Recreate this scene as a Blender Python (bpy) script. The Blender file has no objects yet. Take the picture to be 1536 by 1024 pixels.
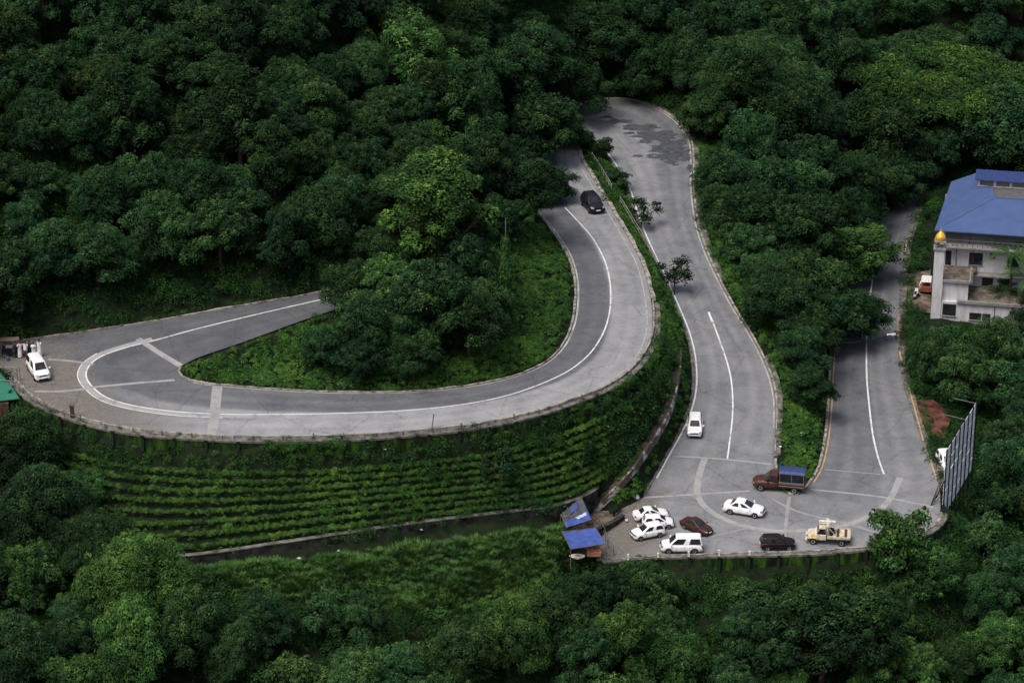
import bpy, math, random
import numpy as np
from mathutils import Vector, Matrix
from mathutils.bvhtree import BVHTree
rad = math.radians
rnd = random.Random(7)
nr = np.random.RandomState(11)
scene = bpy.context.scene
col = scene.collection

# ---------------------------------------------------------------- camera
CAM = np.array([0.0, -272.0, 134.0])
PITCH = rad(25.0)
FPX = 4480.0                      # focal length in pixels of the 1536 wide picture
FW = np.array([0, math.cos(PITCH), -math.sin(PITCH)])
UP = np.array([0, math.sin(PITCH), math.cos(PITCH)])
cd = bpy.data.cameras.new('camera'); cam = bpy.data.objects.new('camera', cd); col.objects.link(cam)
cam.location = CAM; cam.rotation_euler = (rad(90) - PITCH, 0, 0)
cd.sensor_width = 36; cd.lens = 36 * FPX / 1536; cd.clip_start = 1; cd.clip_end = 3000
scene.camera = cam

def P(px, py, z):
    """world point seen at photo pixel (px,py) at height z"""
    d = FW + (px - 768) / FPX * np.array([1, 0, 0]) + (512 - py) / FPX * UP
    return CAM + d * ((z - CAM[2]) / d[2])
def ray(px, py):
    return FW + (px - 768) / FPX * np.array([1, 0, 0]) + (512 - py) / FPX * UP
def proj(p):
    v = np.asarray(p) - CAM
    w = v @ FW
    return 768 + FPX * v[..., 0] / w, 512 - FPX * (v @ UP) / w

# ---------------------------------------------------------------- object helpers
def tag(o, label=None, cat=None, group=None, kind=None):
    if label: o['label'] = label
    if cat: o['category'] = cat
    if group: o['group'] = group
    if kind: o['kind'] = kind
    return o
def empty(name, loc, rz=0.0, label=None, cat=None, group=None):
    o = bpy.data.objects.new(name, None); col.objects.link(o)
    o.location = loc; o.rotation_euler = (0, 0, rz); o.empty_display_size = .3
    return tag(o, label, cat, group)
def meshobj(name, verts, faces, mat=None, parent=None, smooth=False, mats=None, fmat=None):
    me = bpy.data.meshes.new(name)
    me.from_pydata([tuple(v) for v in verts], [], [tuple(f) for f in faces]); me.update()
    o = bpy.data.objects.new(name, me); col.objects.link(o)
    if mat: me.materials.append(mat)
    if mats:
        for m in mats: me.materials.append(m)
        if fmat is not None: me.polygons.foreach_set('material_index', fmat)
    if smooth: me.polygons.foreach_set('use_smooth', [True] * len(me.polygons))
    if parent: o.parent = parent
    return o
def fastmesh(name, V, F, mat, tint=None, parent=None):
    """numpy quads -> mesh object; tint is a per-vertex float attribute"""
    me = bpy.data.meshes.new(name)
    n, k = F.shape
    me.vertices.add(len(V)); me.vertices.foreach_set('co', V.astype(np.float32).ravel())
    me.loops.add(n * k); me.loops.foreach_set('vertex_index', F.astype(np.int32).ravel())
    me.polygons.add(n); me.polygons.foreach_set('loop_start', np.arange(0, n * k, k, dtype=np.int32))
    me.update(calc_edges=True)
    if tint is not None:
        a = me.attributes.new('tint', 'FLOAT', 'POINT'); a.data.foreach_set('value', tint.astype(np.float32))
    me.materials.append(mat)
    o = bpy.data.objects.new(name, me); col.objects.link(o)
    if parent: o.parent = parent
    return o
class MB:
    """collects simple shapes, builds ONE mesh"""
    def __init__(s): s.v = []; s.f = []
    def add(s, v, f):
        b = len(s.v); s.v += [tuple(p) for p in v]; s.f += [tuple(i + b for i in q) for q in f]; return s
    def box(s, x0, x1, y0, y1, z0, z1, M=None, taper=0.0):
        t = taper
        v = [(x0,y0,z0),(x1,y0,z0),(x1,y1,z0),(x0,y1,z0),(x0+t,y0+t,z1),(x1-t,y0+t,z1),(x1-t,y1-t,z1),(x0+t,y1-t,z1)]
        if M is not None: v = [tuple(M @ Vector(p)) for p in v]
        return s.add(v, [(0,3,2,1),(4,5,6,7),(0,1,5,4),(1,2,6,5),(2,3,7,6),(3,0,4,7)])
    def tube(s, pts, r, n=6, r1=None):
        pts = [Vector(p) for p in pts]; m = len(pts); base = len(s.v)
        for i, p in enumerate(pts):
            d = (pts[min(i+1, m-1)] - pts[max(i-1, 0)])
            if d.length < 1e-6: d = Vector((0,0,1))
            d.normalize()
            a = d.orthogonal().normalized() if abs(d.z) > .95 else d.cross(Vector((0,0,1))).normalized()
            b = d.cross(a)
            rr = r if r1 is None else r + (r1 - r) * i / max(1, m-1)
            if isinstance(r, (list, tuple)): rr = r[i]
            for k in range(n):
                t = 2*math.pi*k/n; s.v.append(tuple(p + a*math.cos(t)*rr + b*math.sin(t)*rr))
        for i in range(m-1):
            for k in range(n):
                a0 = base+i*n+k; a1 = base+i*n+(k+1)%n
                s.f.append((a0, a1, a1+n, a0+n))
        s.f.append(tuple(base+k for k in range(n))[::-1]); s.f.append(tuple(base+(m-1)*n+k for k in range(n)))
        return s
    def prism(s, poly, z0, z1):
        """extrude xy polygon"""
        n = len(poly)
        v = [(x,y,z0) for x,y in poly] + [(x,y,z1) for x,y in poly]
        f = [tuple(range(n))[::-1], tuple(range(n, 2*n))] + [(i,(i+1)%n,(i+1)%n+n,i+n) for i in range(n)]
        return s.add(v, f)
    def ball(s, c, rx, ry, rz, n=8, m=6):
        v = []; f = []
        for i in range(m+1):
            a = math.pi*i/m
            for k in range(n):
                b = 2*math.pi*k/n
                v.append((c[0]+rx*math.sin(a)*math.cos(b), c[1]+ry*math.sin(a)*math.sin(b), c[2]+rz*math.cos(a)))
        for i in range(m):
            for k in range(n): f.append((i*n+k, (i+1)*n+k, (i+1)*n+(k+1)%n, i*n+(k+1)%n))
        return s.add(v, f)
    def lathe(s, c, prof, n=12):
        v = []; f = []
        for r, z in prof:
            for k in range(n):
                b = 2*math.pi*k/n; v.append((c[0]+r*math.cos(b), c[1]+r*math.sin(b), c[2]+z))
        for i in range(len(prof)-1):
            for k in range(n): f.append((i*n+k, i*n+(k+1)%n, (i+1)*n+(k+1)%n, (i+1)*n+k))
        f.append(tuple(range(n))[::-1]); f.append(tuple((len(prof)-1)*n+k for k in range(n)))
        return s.add(v, f)
    def build(s, name, mat, parent=None, smooth=False, bevel=0):
        o = meshobj(name, s.v, s.f, mat, parent, smooth)
        if bevel:
            b = o.modifiers.new('bevel', 'BEVEL'); b.width = bevel; b.segments = 2; b.limit_method = 'ANGLE'
        return o

# ---------------------------------------------------------------- materials
def newmat(name):
    m = bpy.data.materials.new(name); m.use_nodes = True
    nt = m.node_tree; bs = nt.nodes['Principled BSDF']
    return m, nt, bs
def lnk(nt, a, b): nt.links.new(a, b)
def noise_node(nt, scale, detail=4, rough=.6, obj=True):
    tc = nt.nodes.new('ShaderNodeTexCoord'); n = nt.nodes.new('ShaderNodeTexNoise')
    n.inputs['Scale'].default_value = scale; n.inputs['Detail'].default_value = detail; n.inputs['Roughness'].default_value = rough
    lnk(nt, tc.outputs['Object'], n.inputs['Vector']); return n
def ramp(nt, fac, stops):
    r = nt.nodes.new('ShaderNodeValToRGB'); e = r.color_ramp.elements
    while len(e) < len(stops): e.new(.5)
    for i, (p, c) in enumerate(stops):
        e[i].position = p; e[i].color = (*c, 1)
    if fac is not None: lnk(nt, fac, r.inputs['Fac'])
    return r
def mixc(nt, fac, a, b, mode='MIX'):
    m = nt.nodes.new('ShaderNodeMix'); m.data_type = 'RGBA'; m.blend_type = mode
    for k, v in ((0, fac), (6, a), (7, b)):
        if hasattr(v, 'links'): lnk(nt, v, m.inputs[k])
        elif k == 0: m.inputs[0].default_value = v
        else: m.inputs[k].default_value = (*v, 1) if len(v) == 3 else v
    return m.outputs[2]
def mat_plain(name, c, rough=.6, metal=0, var=.12, scale=3.0, bump=0, coat=0, c2=None):
    """base colour broken up by noise (dirt, wear)"""
    m, nt, bs = newmat(name)
    n = noise_node(nt, scale, 5, .65)
    lo = tuple(max(0, x*(1-var*1.6)) for x in c) if c2 is None else c2
    hi = tuple(min(1, x*(1+var)) for x in c)
    r = ramp(nt, n.outputs['Fac'], [(.3, lo), (.62, hi)])
    lnk(nt, r.outputs['Color'], bs.inputs['Base Color'])
    bs.inputs['Roughness'].default_value = rough; bs.inputs['Metallic'].default_value = metal
    if max(c) < .05: bs.inputs['Specular IOR Level'].default_value = .15
    if rough > .75: bs.inputs['Specular IOR Level'].default_value = .12
    if coat: bs.inputs['Coat Weight'].default_value = coat; bs.inputs['Coat Roughness'].default_value = .08
    if bump:
        b = nt.nodes.new('ShaderNodeBump'); b.inputs['Strength'].default_value = bump; b.inputs['Distance'].default_value = .05
        lnk(nt, n.outputs['Fac'], b.inputs['Height']); lnk(nt, b.outputs['Normal'], bs.inputs['Normal'])
    return m
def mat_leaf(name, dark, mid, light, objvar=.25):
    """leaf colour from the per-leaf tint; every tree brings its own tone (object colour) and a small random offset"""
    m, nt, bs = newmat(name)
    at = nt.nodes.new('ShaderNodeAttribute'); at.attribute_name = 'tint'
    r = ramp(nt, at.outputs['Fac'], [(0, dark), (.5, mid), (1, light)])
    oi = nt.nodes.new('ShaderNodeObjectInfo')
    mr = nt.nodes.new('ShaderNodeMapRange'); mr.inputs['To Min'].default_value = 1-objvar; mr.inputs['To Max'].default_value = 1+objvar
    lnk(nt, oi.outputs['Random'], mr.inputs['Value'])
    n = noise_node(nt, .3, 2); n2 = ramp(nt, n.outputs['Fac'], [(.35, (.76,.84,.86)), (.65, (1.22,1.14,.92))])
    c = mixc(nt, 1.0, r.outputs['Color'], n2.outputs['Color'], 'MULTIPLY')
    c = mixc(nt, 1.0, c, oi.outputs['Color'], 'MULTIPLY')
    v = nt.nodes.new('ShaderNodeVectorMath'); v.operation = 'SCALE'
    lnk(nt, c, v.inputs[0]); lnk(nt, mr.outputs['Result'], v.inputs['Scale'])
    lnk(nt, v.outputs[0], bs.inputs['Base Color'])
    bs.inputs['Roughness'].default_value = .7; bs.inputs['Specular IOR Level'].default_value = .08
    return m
M = {}
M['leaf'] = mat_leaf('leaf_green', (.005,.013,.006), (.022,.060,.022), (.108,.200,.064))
M['leaf_shrub'] = mat_leaf('leaf_shrub', (.005,.018,.006), (.033,.088,.018), (.095,.205,.040), 0)
M['leaf_lip'] = mat_leaf('leaf_lip', (.008,.028,.008), (.050,.125,.024), (.13,.26,.05), 0)
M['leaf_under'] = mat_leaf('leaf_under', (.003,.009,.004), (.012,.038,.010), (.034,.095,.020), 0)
M['grass'] = mat_leaf('grass_blades', (.020,.052,.016), (.065,.140,.040), (.13,.23,.07), 0)
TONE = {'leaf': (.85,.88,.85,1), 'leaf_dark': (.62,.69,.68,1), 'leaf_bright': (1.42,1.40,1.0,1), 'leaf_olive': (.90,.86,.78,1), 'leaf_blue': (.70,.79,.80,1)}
M['bark'] = mat_plain('bark', (.055,.042,.032), .9, var=.4, scale=2.5, bump=.5)
M['soil'] = mat_plain('soil', (.009,.017,.006), .95, var=.3, scale=1.4, c2=(.006,.007,.005))
M['concrete'] = mat_plain('concrete', (.27,.255,.23), .85, var=.35, scale=1.2, bump=.2)
M['concrete_dark'] = mat_plain('concrete_stained', (.13,.125,.11), .9, var=.45, scale=1.0, bump=.2)
def mat_moss():
    m, nt, bs = newmat('mossy_wall')
    tc = nt.nodes.new('ShaderNodeTexCoord'); mp = nt.nodes.new('ShaderNodeMapping'); mp.inputs['Scale'].default_value = (1.3,1.3,.35)
    n = nt.nodes.new('ShaderNodeTexNoise'); n.inputs['Scale'].default_value = 1.1; n.inputs['Detail'].default_value = 6; n.inputs['Roughness'].default_value = .7
    lnk(nt, tc.outputs['Object'], mp.inputs['Vector']); lnk(nt, mp.outputs['Vector'], n.inputs['Vector'])
    r = ramp(nt, n.outputs['Fac'], [(.38, (.006,.009,.007)), (.47, (.012,.020,.010)), (.55, (.020,.055,.007)), (.70, (.055,.12,.014))])
    lnk(nt, r.outputs['Color'], bs.inputs['Base Color']); bs.inputs['Roughness'].default_value = .95; bs.inputs['Specular IOR Level'].default_value = .08
    return m
M['moss'] = mat_moss()
# ---------------------------------------------------------------- the road: one ribbon of (right-hand edge, left-hand edge, height)
ST = [(1352,262,1392,262,-5.0),(1335,300,1379,300,-4.5),(1312,350,1361,352,-4),(1268,420,1351,420,-3.3),(1254,480,1347,490,-2.7),(1248,545,1349,545,-2.1),
(1245,600,1362,600,-1.6),(1240,655,1381,655,-1.1),(1230,700,1399,697,-.6),(1214,727,1410,740,-.3),(1206,736,1402,785,-.1),
(1198,741,1340,812,0),(1190,742,1240,824,0),(1182,740,1130,828,0),(1174,733,1000,832,0),(1167,718,904,834,0),(1162,702,920,772,0.1),
(1161,685,966,743,.3),(1162,660,982,718,.6),(1163,640,1000,685,.9),(1164,614,1022,645,1.3),(1162,590,1036,610,1.7),(1155,562,1042,575,2.0),
(1140,527,1040,535,2.4),(1122,495,1031,498,2.8),(1102,463,1017,463,3.2),(1078,418,1000,425,3.7),(1058,374,976,374,4.1),(1045,330,957,330,4.6),
(1039,280,941,280,5.1),(1039,240,922,248,5.5),(1034,207,902,222,5.9),(1010,178,890,210,6.2),(974,157,882,203,6.5),(930,148,876,200,6.7),
(885,152,870,201,6.9),(845,170,865,205,7.0),(822,205,864,213,7.1),(808,250,872,240,7.4),(805,310,902,290,7.8),(827,342,925,328,8.1),
(850,376,945,362,8.4),(861,405,963,397,8.7),(865,435,974,438,9.1),(862,475,979,478,9.5),(850,510,974,512,9.8),(828,537,955,545,10.1),
(795,556,915,577,10.4),(750,570,860,600,10.7),(690,581,790,622,11),(620,587,710,638,11.3),(540,589,610,649,11.6),(460,587,510,655,11.9),
(380,582,410,657,12.2),(320,577,310,654,12.5),(285,571,200,645,12.7),(270,563,120,627,12.8),(266,558,60,602,12.9),(268,553,25,572,13),(271,550,-3,549,13.05),
(275,547,-25,522,13.1),(300,535,120,499,13.3),(350,518,220,484,13.6),(400,500,310,468,13.9),(455,480,400,453,14.1),(520,458,505,433,14.4),
(590,430,575,408,14.7),(655,395,632,374,15.0),(720,362,690,342,15.3)]
NSUB = 5
def catmull(K, n=NSUB):
    K = np.asarray(K, float); m = len(K); out = []
    for i in range(m-1):
        p0, p1, p2, p3 = K[max(i-1,0)], K[i], K[i+1], K[min(i+2,m-1)]
        for j in range(n):
            t = j/n
            out.append(.5*((2*p1)+(-p0+p2)*t+(2*p0-5*p1+4*p2-p3)*t*t+(-p0+3*p1-3*p2+p3)*t**3))
    out.append(K[-1]); return np.array(out)
RA = catmull([P(s[0], s[1], s[4]) for s in ST])       # inner side of both big bends
RB = catmull([P(s[2], s[3], s[4]) for s in ST])
# the light centre line as photographed, used for lane wear
def outset(A, B, d):
    """move A away from B by d (both n,3)"""
    v = A - B; v[:, 2] = 0; v /= np.linalg.norm(v, axis=1)[:, None]
    return A + v*d
def resample(pts, step):
    pts = np.asarray(pts, float); seg = np.linalg.norm(np.diff(pts, axis=0), axis=1); s = np.r_[0, np.cumsum(seg)]
    n = max(2, int(round(s[-1]/step))+1); q = np.linspace(0, s[-1], n)
    return np.stack([np.interp(q, s, pts[:, k]) for k in range(pts.shape[1])], 1)

# ---------------------------------------------------------------- terrain grid
GS = .75; X0, X1, Y0, Y1 = -135., 135., -141., 261.
NX = int((X1-X0)/GS)+1; NY = int((Y1-Y0)/GS)+1
gx = X0+GS*np.arange(NX); gy = Y0+GS*np.arange(NY)
pin = np.full((NY, NX), np.nan)
roadmask = np.zeros((NY, NX), bool)
terr_t = np.full((NY, NX), np.nan)
def raster(A, B, cb):
    """visit grid cells inside the quad strip A-B; cb(iy,ix,z,u,s)"""
    for i in range(len(A)-1):
        for tri, us in (((A[i],B[i],B[i+1]), ((0,i),(1,i),(1,i+1))), ((A[i],B[i+1],A[i+1]), ((0,i),(1,i+1),(0,i+1)))):
            T = np.array(tri); U = np.array(us, float)
            ix0 = max(0, int((T[:,0].min()-X0)/GS)); ix1 = min(NX-1, int((T[:,0].max()-X0)/GS)+1)
            iy0 = max(0, int((T[:,1].min()-Y0)/GS)); iy1 = min(NY-1, int((T[:,1].max()-Y0)/GS)+1)
            if ix1 < ix0 or iy1 < iy0: continue
            YY, XX = np.mgrid[iy0:iy1+1, ix0:ix1+1]
            x = X0+GS*XX; y = Y0+GS*YY
            d = (T[1,1]-T[2,1])*(T[0,0]-T[2,0])+(T[2,0]-T[1,0])*(T[0,1]-T[2,1])
            if abs(d) < 1e-9: continue
            l0 = ((T[1,1]-T[2,1])*(x-T[2,0])+(T[2,0]-T[1,0])*(y-T[2,1]))/d
            l1 = ((T[2,1]-T[0,1])*(x-T[2,0])+(T[0,0]-T[2,0])*(y-T[2,1]))/d
            l2 = 1-l0-l1
            ok = (l0 >= -1e-6) & (l1 >= -1e-6) & (l2 >= -1e-6)
            if ok.any():
                w = np.stack([l0[ok], l1[ok], l2[ok]], 1)
                cb(YY[ok], XX[ok], w @ T[:,2], w @ U[:,0], w @ U[:,1])
def pinline(pts, over=False):
    p = resample(pts, GS*.7)
    ix = np.round((p[:,0]-X0)/GS).astype(int); iy = np.round((p[:,1]-Y0)/GS).astype(int)
    ok = (ix >= 0)&(ix < NX)&(iy >= 0)&(iy < NY)
    for a, b, z in zip(iy[ok], ix[ok], p[ok, 2]):
        if over or np.isnan(pin[a, b]): pin[a, b] = z
def pixline(L): return np.array([P(*q) for q in L])

# wall along the outside of the upper road: foot of the wall
iu0, iu1 = 43*NSUB+2, 58*NSUB+1
UW = RB[iu0:iu1]                                      # outer edge of upper road
UWi = RA[iu0:iu1]
UH = np.interp(np.arange(len(UW)), [0, 25, 50, len(UW)-12, len(UW)-1], [1.2, 2.2, 2.7, 2.7, 2.2])
UFOOT = outset(UW.copy(), UWi.copy(), 1.5); UFOOT[:,2] = UW[:,2]-UH
TB = catmull([P(*q) for q in [(1018,540,4.1),(1006,592,3.3),(985,638,2.8),(945,685,2.4),(893,732,2.4),(840,756,2.9),(770,766,3.6),(680,776,4.1),(590,788,4.4),(500,801,4.5),(410,815,4.6),(320,828,4.7),(235,836,4.9),(140,842,5.2),(30,830,5.6)]], 5)
T0 = resample(UFOOT, .8); T0 = T0[::1]
TT = np.stack([np.interp(np.linspace(0,1,140), np.linspace(0,1,len(T0)), T0[:,k]) for k in range(3)], 1)
TBr = resample(TB, .3); 
# pair lower points with upper ones
TBp = np.stack([np.interp(np.linspace(0,1,140), np.linspace(0,1,len(TBr)), TBr[:,k]) for k in range(3)], 1)
NT = 8
def cb_terr(iy, ix, z, u, s):
    pass
def terr_z(A, B, u):
    k = np.floor(u*NT); f = u*NT-k
    zz = 1-(k+np.clip((f-.72)/.28, 0, 1))/NT - .02*0
    return zz
def cb(iy, ix, z, u, s):
    s0 = np.clip(s.astype(int), 0, 138); f = s-s0
    za = TT[s0,2]*(1-f)+TT[s0+1,2]*f; zb = TBp[s0,2]*(1-f)+TBp[s0+1,2]*f
    pin[iy, ix] = zb+(za-zb)*(1-u)-.75; terr_t[iy, ix] = u
raster(TT, TBp, cb)
pinline(UFOOT-np.array([0,0,.6]), True)
# lower wall under the terraces and the ground below it
LWTOP = resample(TB[20:], .8)                         # from (893,732) leftwards
def shift_cam(Pts, d, dz):                             # move towards the valley
    n = np.gradient(Pts, axis=0); n[:,2] = 0; n /= np.linalg.norm(n, axis=1)[:,None]
    w = np.stack([-n[:,1], n[:,0], 0*n[:,0]], 1)
    w[w[:,1] > 0] *= -1
    o = Pts + w*d; o[:,2] += dz; return o
pinline(shift_cam(LWTOP, 1.3, -1.3), True)
L2 = shift_cam(LWTOP, 3.4, -2.0)
pinline(L2, True); pinline(shift_cam(LWTOP, 4.8, -3.0), True)
# front wall of the lower bend
FE = RB[9*NSUB+3:15*NSUB+1]; FEi = RA[9*NSUB+3:15*NSUB+1]
FFOOT = outset(FE.copy(), FEi.copy(), 1.5); FFOOT[:,2] -= 3.0
pinline(FFOOT, True); pinline(pixline([(1412,745,-2),(1425,790,-4),(1440,840,-7)]))
# stall platform left of the bend
plat = [(905,834),(905,790),(925,772),(890,752),(842,768),(838,790),(850,836)]
PLAT = [P(x, y, 0.0) for x, y in plat]
pc = np.mean(PLAT, axis=0)
raster(np.array(PLAT+[PLAT[0]]), np.array([pc]*(len(PLAT)+1)), lambda iy, ix, z, u, s: pin.__setitem__((iy, ix), -.1))
pinline(np.array([P(845,836,0)+np.array([-.5,-1.6,-3.0]), P(904,834,0)+np.array([0,-1.6,-3.0])]), True)
# valley ditch between drain and middle road handled by interpolation; the hill pins (pixel, pixel, height)
for L in [
 [(1100,300,3.5),(1170,400,2.0),(1200,500,1.2),(1205,600,.7),(1205,680,.4)],
 [(1230,200,0),(1290,300,-3.5)],[(1420,250,-5),(1500,180,-2),(1700,150,0)],
 [(1395,505,-3.3),(1540,490,-4.3),(1700,480,-5)],[(1380,420,-3.6),(1540,330,-4.6),(1700,300,-5)],
 [(1400,560,-3.0),(1430,610,-2.4),(1600,620,-5)],[(1411,640,-1.4),(1420,690,-1.2)],
 [(1470,700,-4),(1536,760,-7),(1700,760,-9)],
 [(-200,1024,-1.2),(100,1024,-1.5),(400,1024,-2.2),(800,1010,-4),(1100,1000,-6.2),(1350,1000,-9),(1600,1000,-12)],
 [(-200,700,7),(0,720,6),(60,800,3.5)],
 [(-200,600,11),(-20,620,10.3)],
]: pinline(pixline(L))
for L in [
 [(-100,-12,18),(-70,-11,17),(-49,-9,15.6),(-35,-6,15.9),(-24,-2.3,16.2),(-17,.8,16.5),(-9,9.5,17),(-6,16,16.5)],
 [(-110,8,31),(-70,8,29),(-49,10,28),(-30,15,27),(-17,26,25),(-11,38,20),(-8,50,19)],
 [(-110,30,44),(-80,30,43),(-54,34,39),(-30,44,36),(-12,58,30),(-4,70,22),(8,84,18),(30,92,13),(47,105,12),(70,112,14)],
 [(-1,30,9.6),(0,45,9.6),(2,60,10),(10,75,9.8),(20,74,8.4),(26,62,7.2)],
 [(-9,-10,13.6),(-3,-3,13.4),(.8,6,12.2),(-1,18,12.5)],[(-20,-13,13.8),(-12,-9,13.8)],
 ]: pinline(np.array(L, float))
# the island between the legs is a mound
def cbr(iy, ix, z, u, s): pin[iy, ix] = z-.16; roadmask[iy, ix] = True
raster(outset(RA.copy(), RB.copy(), .9), outset(RB.copy(), RA.copy(), .75), cbr)
def edge(y, L): return np.interp(y, [a for a, b in L], [b for a, b in L])
LE = [(-141,-60),(-45,-6),(-12,16),(10,31),(30,44),(261,130)]; RE = [(-141,-75),(-50,-20),(20,-8),(70,-4),(110,10),(261,85)]
pin[:,0] = edge(gy, LE); pin[:,-1] = edge(gy, RE)
pin[0,:] = np.linspace(-60,-75,NX); pin[-1,:] = np.linspace(120,85,NX)
def solve(pinned, levels=(16,8,4,2,1)):
    Z = None
    for s in levels:
        py = np.arange(0, NY, s); pxx = np.arange(0, NX, s); H, W = len(py), len(pxx)
        acc = np.zeros((H, W)); cnt = np.zeros((H, W))
        iy, ix = np.nonzero(~np.isnan(pinned))
        a = np.minimum((iy+s//2)//s, H-1); b = np.minimum((ix+s//2)//s, W-1)
        np.add.at(acc, (a, b), pinned[iy, ix]); np.add.at(cnt, (a, b), 1)
        m = cnt > 0; m[0,:]|=False
        val = np.where(m, acc/np.maximum(cnt,1), 0)
        if Z is None: Z = np.tile(np.linspace(-60,100,H)[:,None], (1,W))
        else:
            yy = np.linspace(0, Z.shape[0]-1, H); xx = np.linspace(0, Z.shape[1]-1, W)
            y0 = np.minimum(yy.astype(int), Z.shape[0]-2); x0 = np.minimum(xx.astype(int), Z.shape[1]-2)
            fy = (yy-y0)[:,None]; fx = (xx-x0)[None,:]
            Z = (Z[y0][:,x0]*(1-fy)*(1-fx)+Z[y0+1][:,x0]*fy*(1-fx)+Z[y0][:,x0+1]*(1-fy)*fx+Z[y0+1][:,x0+1]*fy*fx)
        Z[m] = val[m]
        for it in range(260 if s > 1 else 120):
            Q = np.pad(Z, 1, mode='edge')
            N = .25*(Q[:-2,1:-1]+Q[2:,1:-1]+Q[1:-1,:-2]+Q[1:-1,2:])
            Z = np.where(m, val, Z+1.0*(N-Z))
    return Z
TZ = solve(pin)
# gentle natural unevenness away from built edges
gxx, gyy = np.meshgrid(gx, gy)
free = np.isnan(pin).astype(float)
for _ in range(4):
    Q = np.pad(free, 1, mode='edge'); free = np.minimum(free, .25*(Q[:-2,1:-1]+Q[2:,1:-1]+Q[1:-1,:-2]+Q[1:-1,2:]))
bumps = sum(a*np.sin(gxx*f1+p1)*np.sin(gyy*f2+p2) for a,f1,p1,f2,p2 in [(.5,.21,.3,.17,1.),(.35,.43,2.,.37,.4),(.22,.9,1.,.8,2.2),(.12,1.9,.2,2.1,.7)])
TZ = TZ+bumps*free
idx = np.arange(NX*NY).reshape(NY, NX)
F = np.stack([idx[:-1,:-1], idx[:-1,1:], idx[1:,1:], idx[1:,:-1]], -1).reshape(-1,4)
V = np.stack([gxx, gyy, TZ], -1).reshape(-1,3)
ground = fastmesh('hillside_ground', V, F, M['soil']); ground.data.polygons.foreach_set('use_smooth', [True]*len(F))
tag(ground, 'dark earth hillside under the forest and the road', None, None, 'structure')
# beyond the modelled hillside: a coarse sheet of hills to the horizon
fv = []; 
def tz(x, y):
    fx = np.clip((np.asarray(x)-X0)/GS, 0, NX-1.001); fy = np.clip((np.asarray(y)-Y0)/GS, 0, NY-1.001)
    ix = fx.astype(int); iy = fy.astype(int); a = fx-ix; b = fy-iy
    return TZ[iy,ix]*(1-a)*(1-b)+TZ[iy,ix+1]*a*(1-b)+TZ[iy+1,ix]*(1-a)*b+TZ[iy+1,ix+1]*a*b
ang = np.linspace(0, 2*math.pi, 97)[:-1]; rings = [0, 30, 80, 160, 300, 600, 1200]
cxr, cyr = 0., 60.
base = []
for t in ang:
    c, s = math.cos(t), math.sin(t); k = min(135/abs(c) if abs(c) > 1e-6 else 1e9, 201/abs(s) if abs(s) > 1e-6 else 1e9)
    base.append((c*k*.985, s*k*.985, c, s))
for r in rings:
    for bx, by, c, s in base:
        x, y = cxr+bx+c*r, cyr+by+s*r
        z0 = float(tz(cxr+bx, cyr+by))-.6
        z = z0+(.35*r if y > 60 else -.35*r)*(1/(1+r/180))
        fv.append((x, y, z))
n = len(ang); ff = [(i*n+k, i*n+(k+1)%n, (i+1)*n+(k+1)%n, (i+1)*n+k) for i in range(len(rings)-1) for k in range(n)]
tag(meshobj('far_hills', fv, ff, M['soil'], smooth=True), None, None, None, 'structure')

# terraces: risers and sloping treads as one stepped sheet
NT = 8
tv = []; nst = 140; LIPS = [[] for _ in range(NT)]
for i in range(nst):
    A, B = TT[i], TBp[i]; dz = A[2]-B[2]
    wob = lambda k: .06*math.sin(i*.31+k*1.7)+.04*math.sin(i*.87+k)
    prof = [(0, A[2]+.05)]
    for k in range(NT):
        z = A[2]-dz*k/NT
        ulip = (k+.62)/NT+wob(k)/NT*.8
        prof.append((ulip, z-dz/NT*.25)); LIPS[k].append(A*(1-ulip)+B*ulip+np.array([0,0,z-dz/NT*.25-(A[2]*(1-ulip)+B[2]*ulip)]))
        prof.append((ulip+.03/NT, z-dz/NT))
    prof.append((1.0, B[2]))
    for u, z in prof: q = A*(1-u)+B*u; tv.append((q[0], q[1], z))
npf = 2*NT+2
tf = [(i*npf+j, i*npf+j+1, (i+1)*npf+j+1, (i+1)*npf+j) for i in range(nst-1) for j in range(npf-1)]
tag(meshobj('terraces', tv, tf, M['soil']), None, None, None, 'structure')

def hit(px, py, off=0.0):
    """ray from the photo pixel down to the terrain raised by off"""
    d = ray(px, py); d = d/np.linalg.norm(d)
    t = np.arange(150, 620, .5); pts = CAM+t[:,None]*d
    z = tz(pts[:,0], pts[:,1])+off
    k = np.nonzero(pts[:,2] < z)[0]
    if len(k) == 0: k = [len(t)-1]
    k = max(k[0], 1); a, b = pts[k-1], pts[k]
    for _ in range(8):
        m = (a+b)/2
        if m[2] < tz(m[0], m[1])+off: b = m
        else: a = m
    return b

# ---------------------------------------------------------------- road surface mesh
NU = 32
S = np.arange(len(RA))/NSUB
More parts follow.
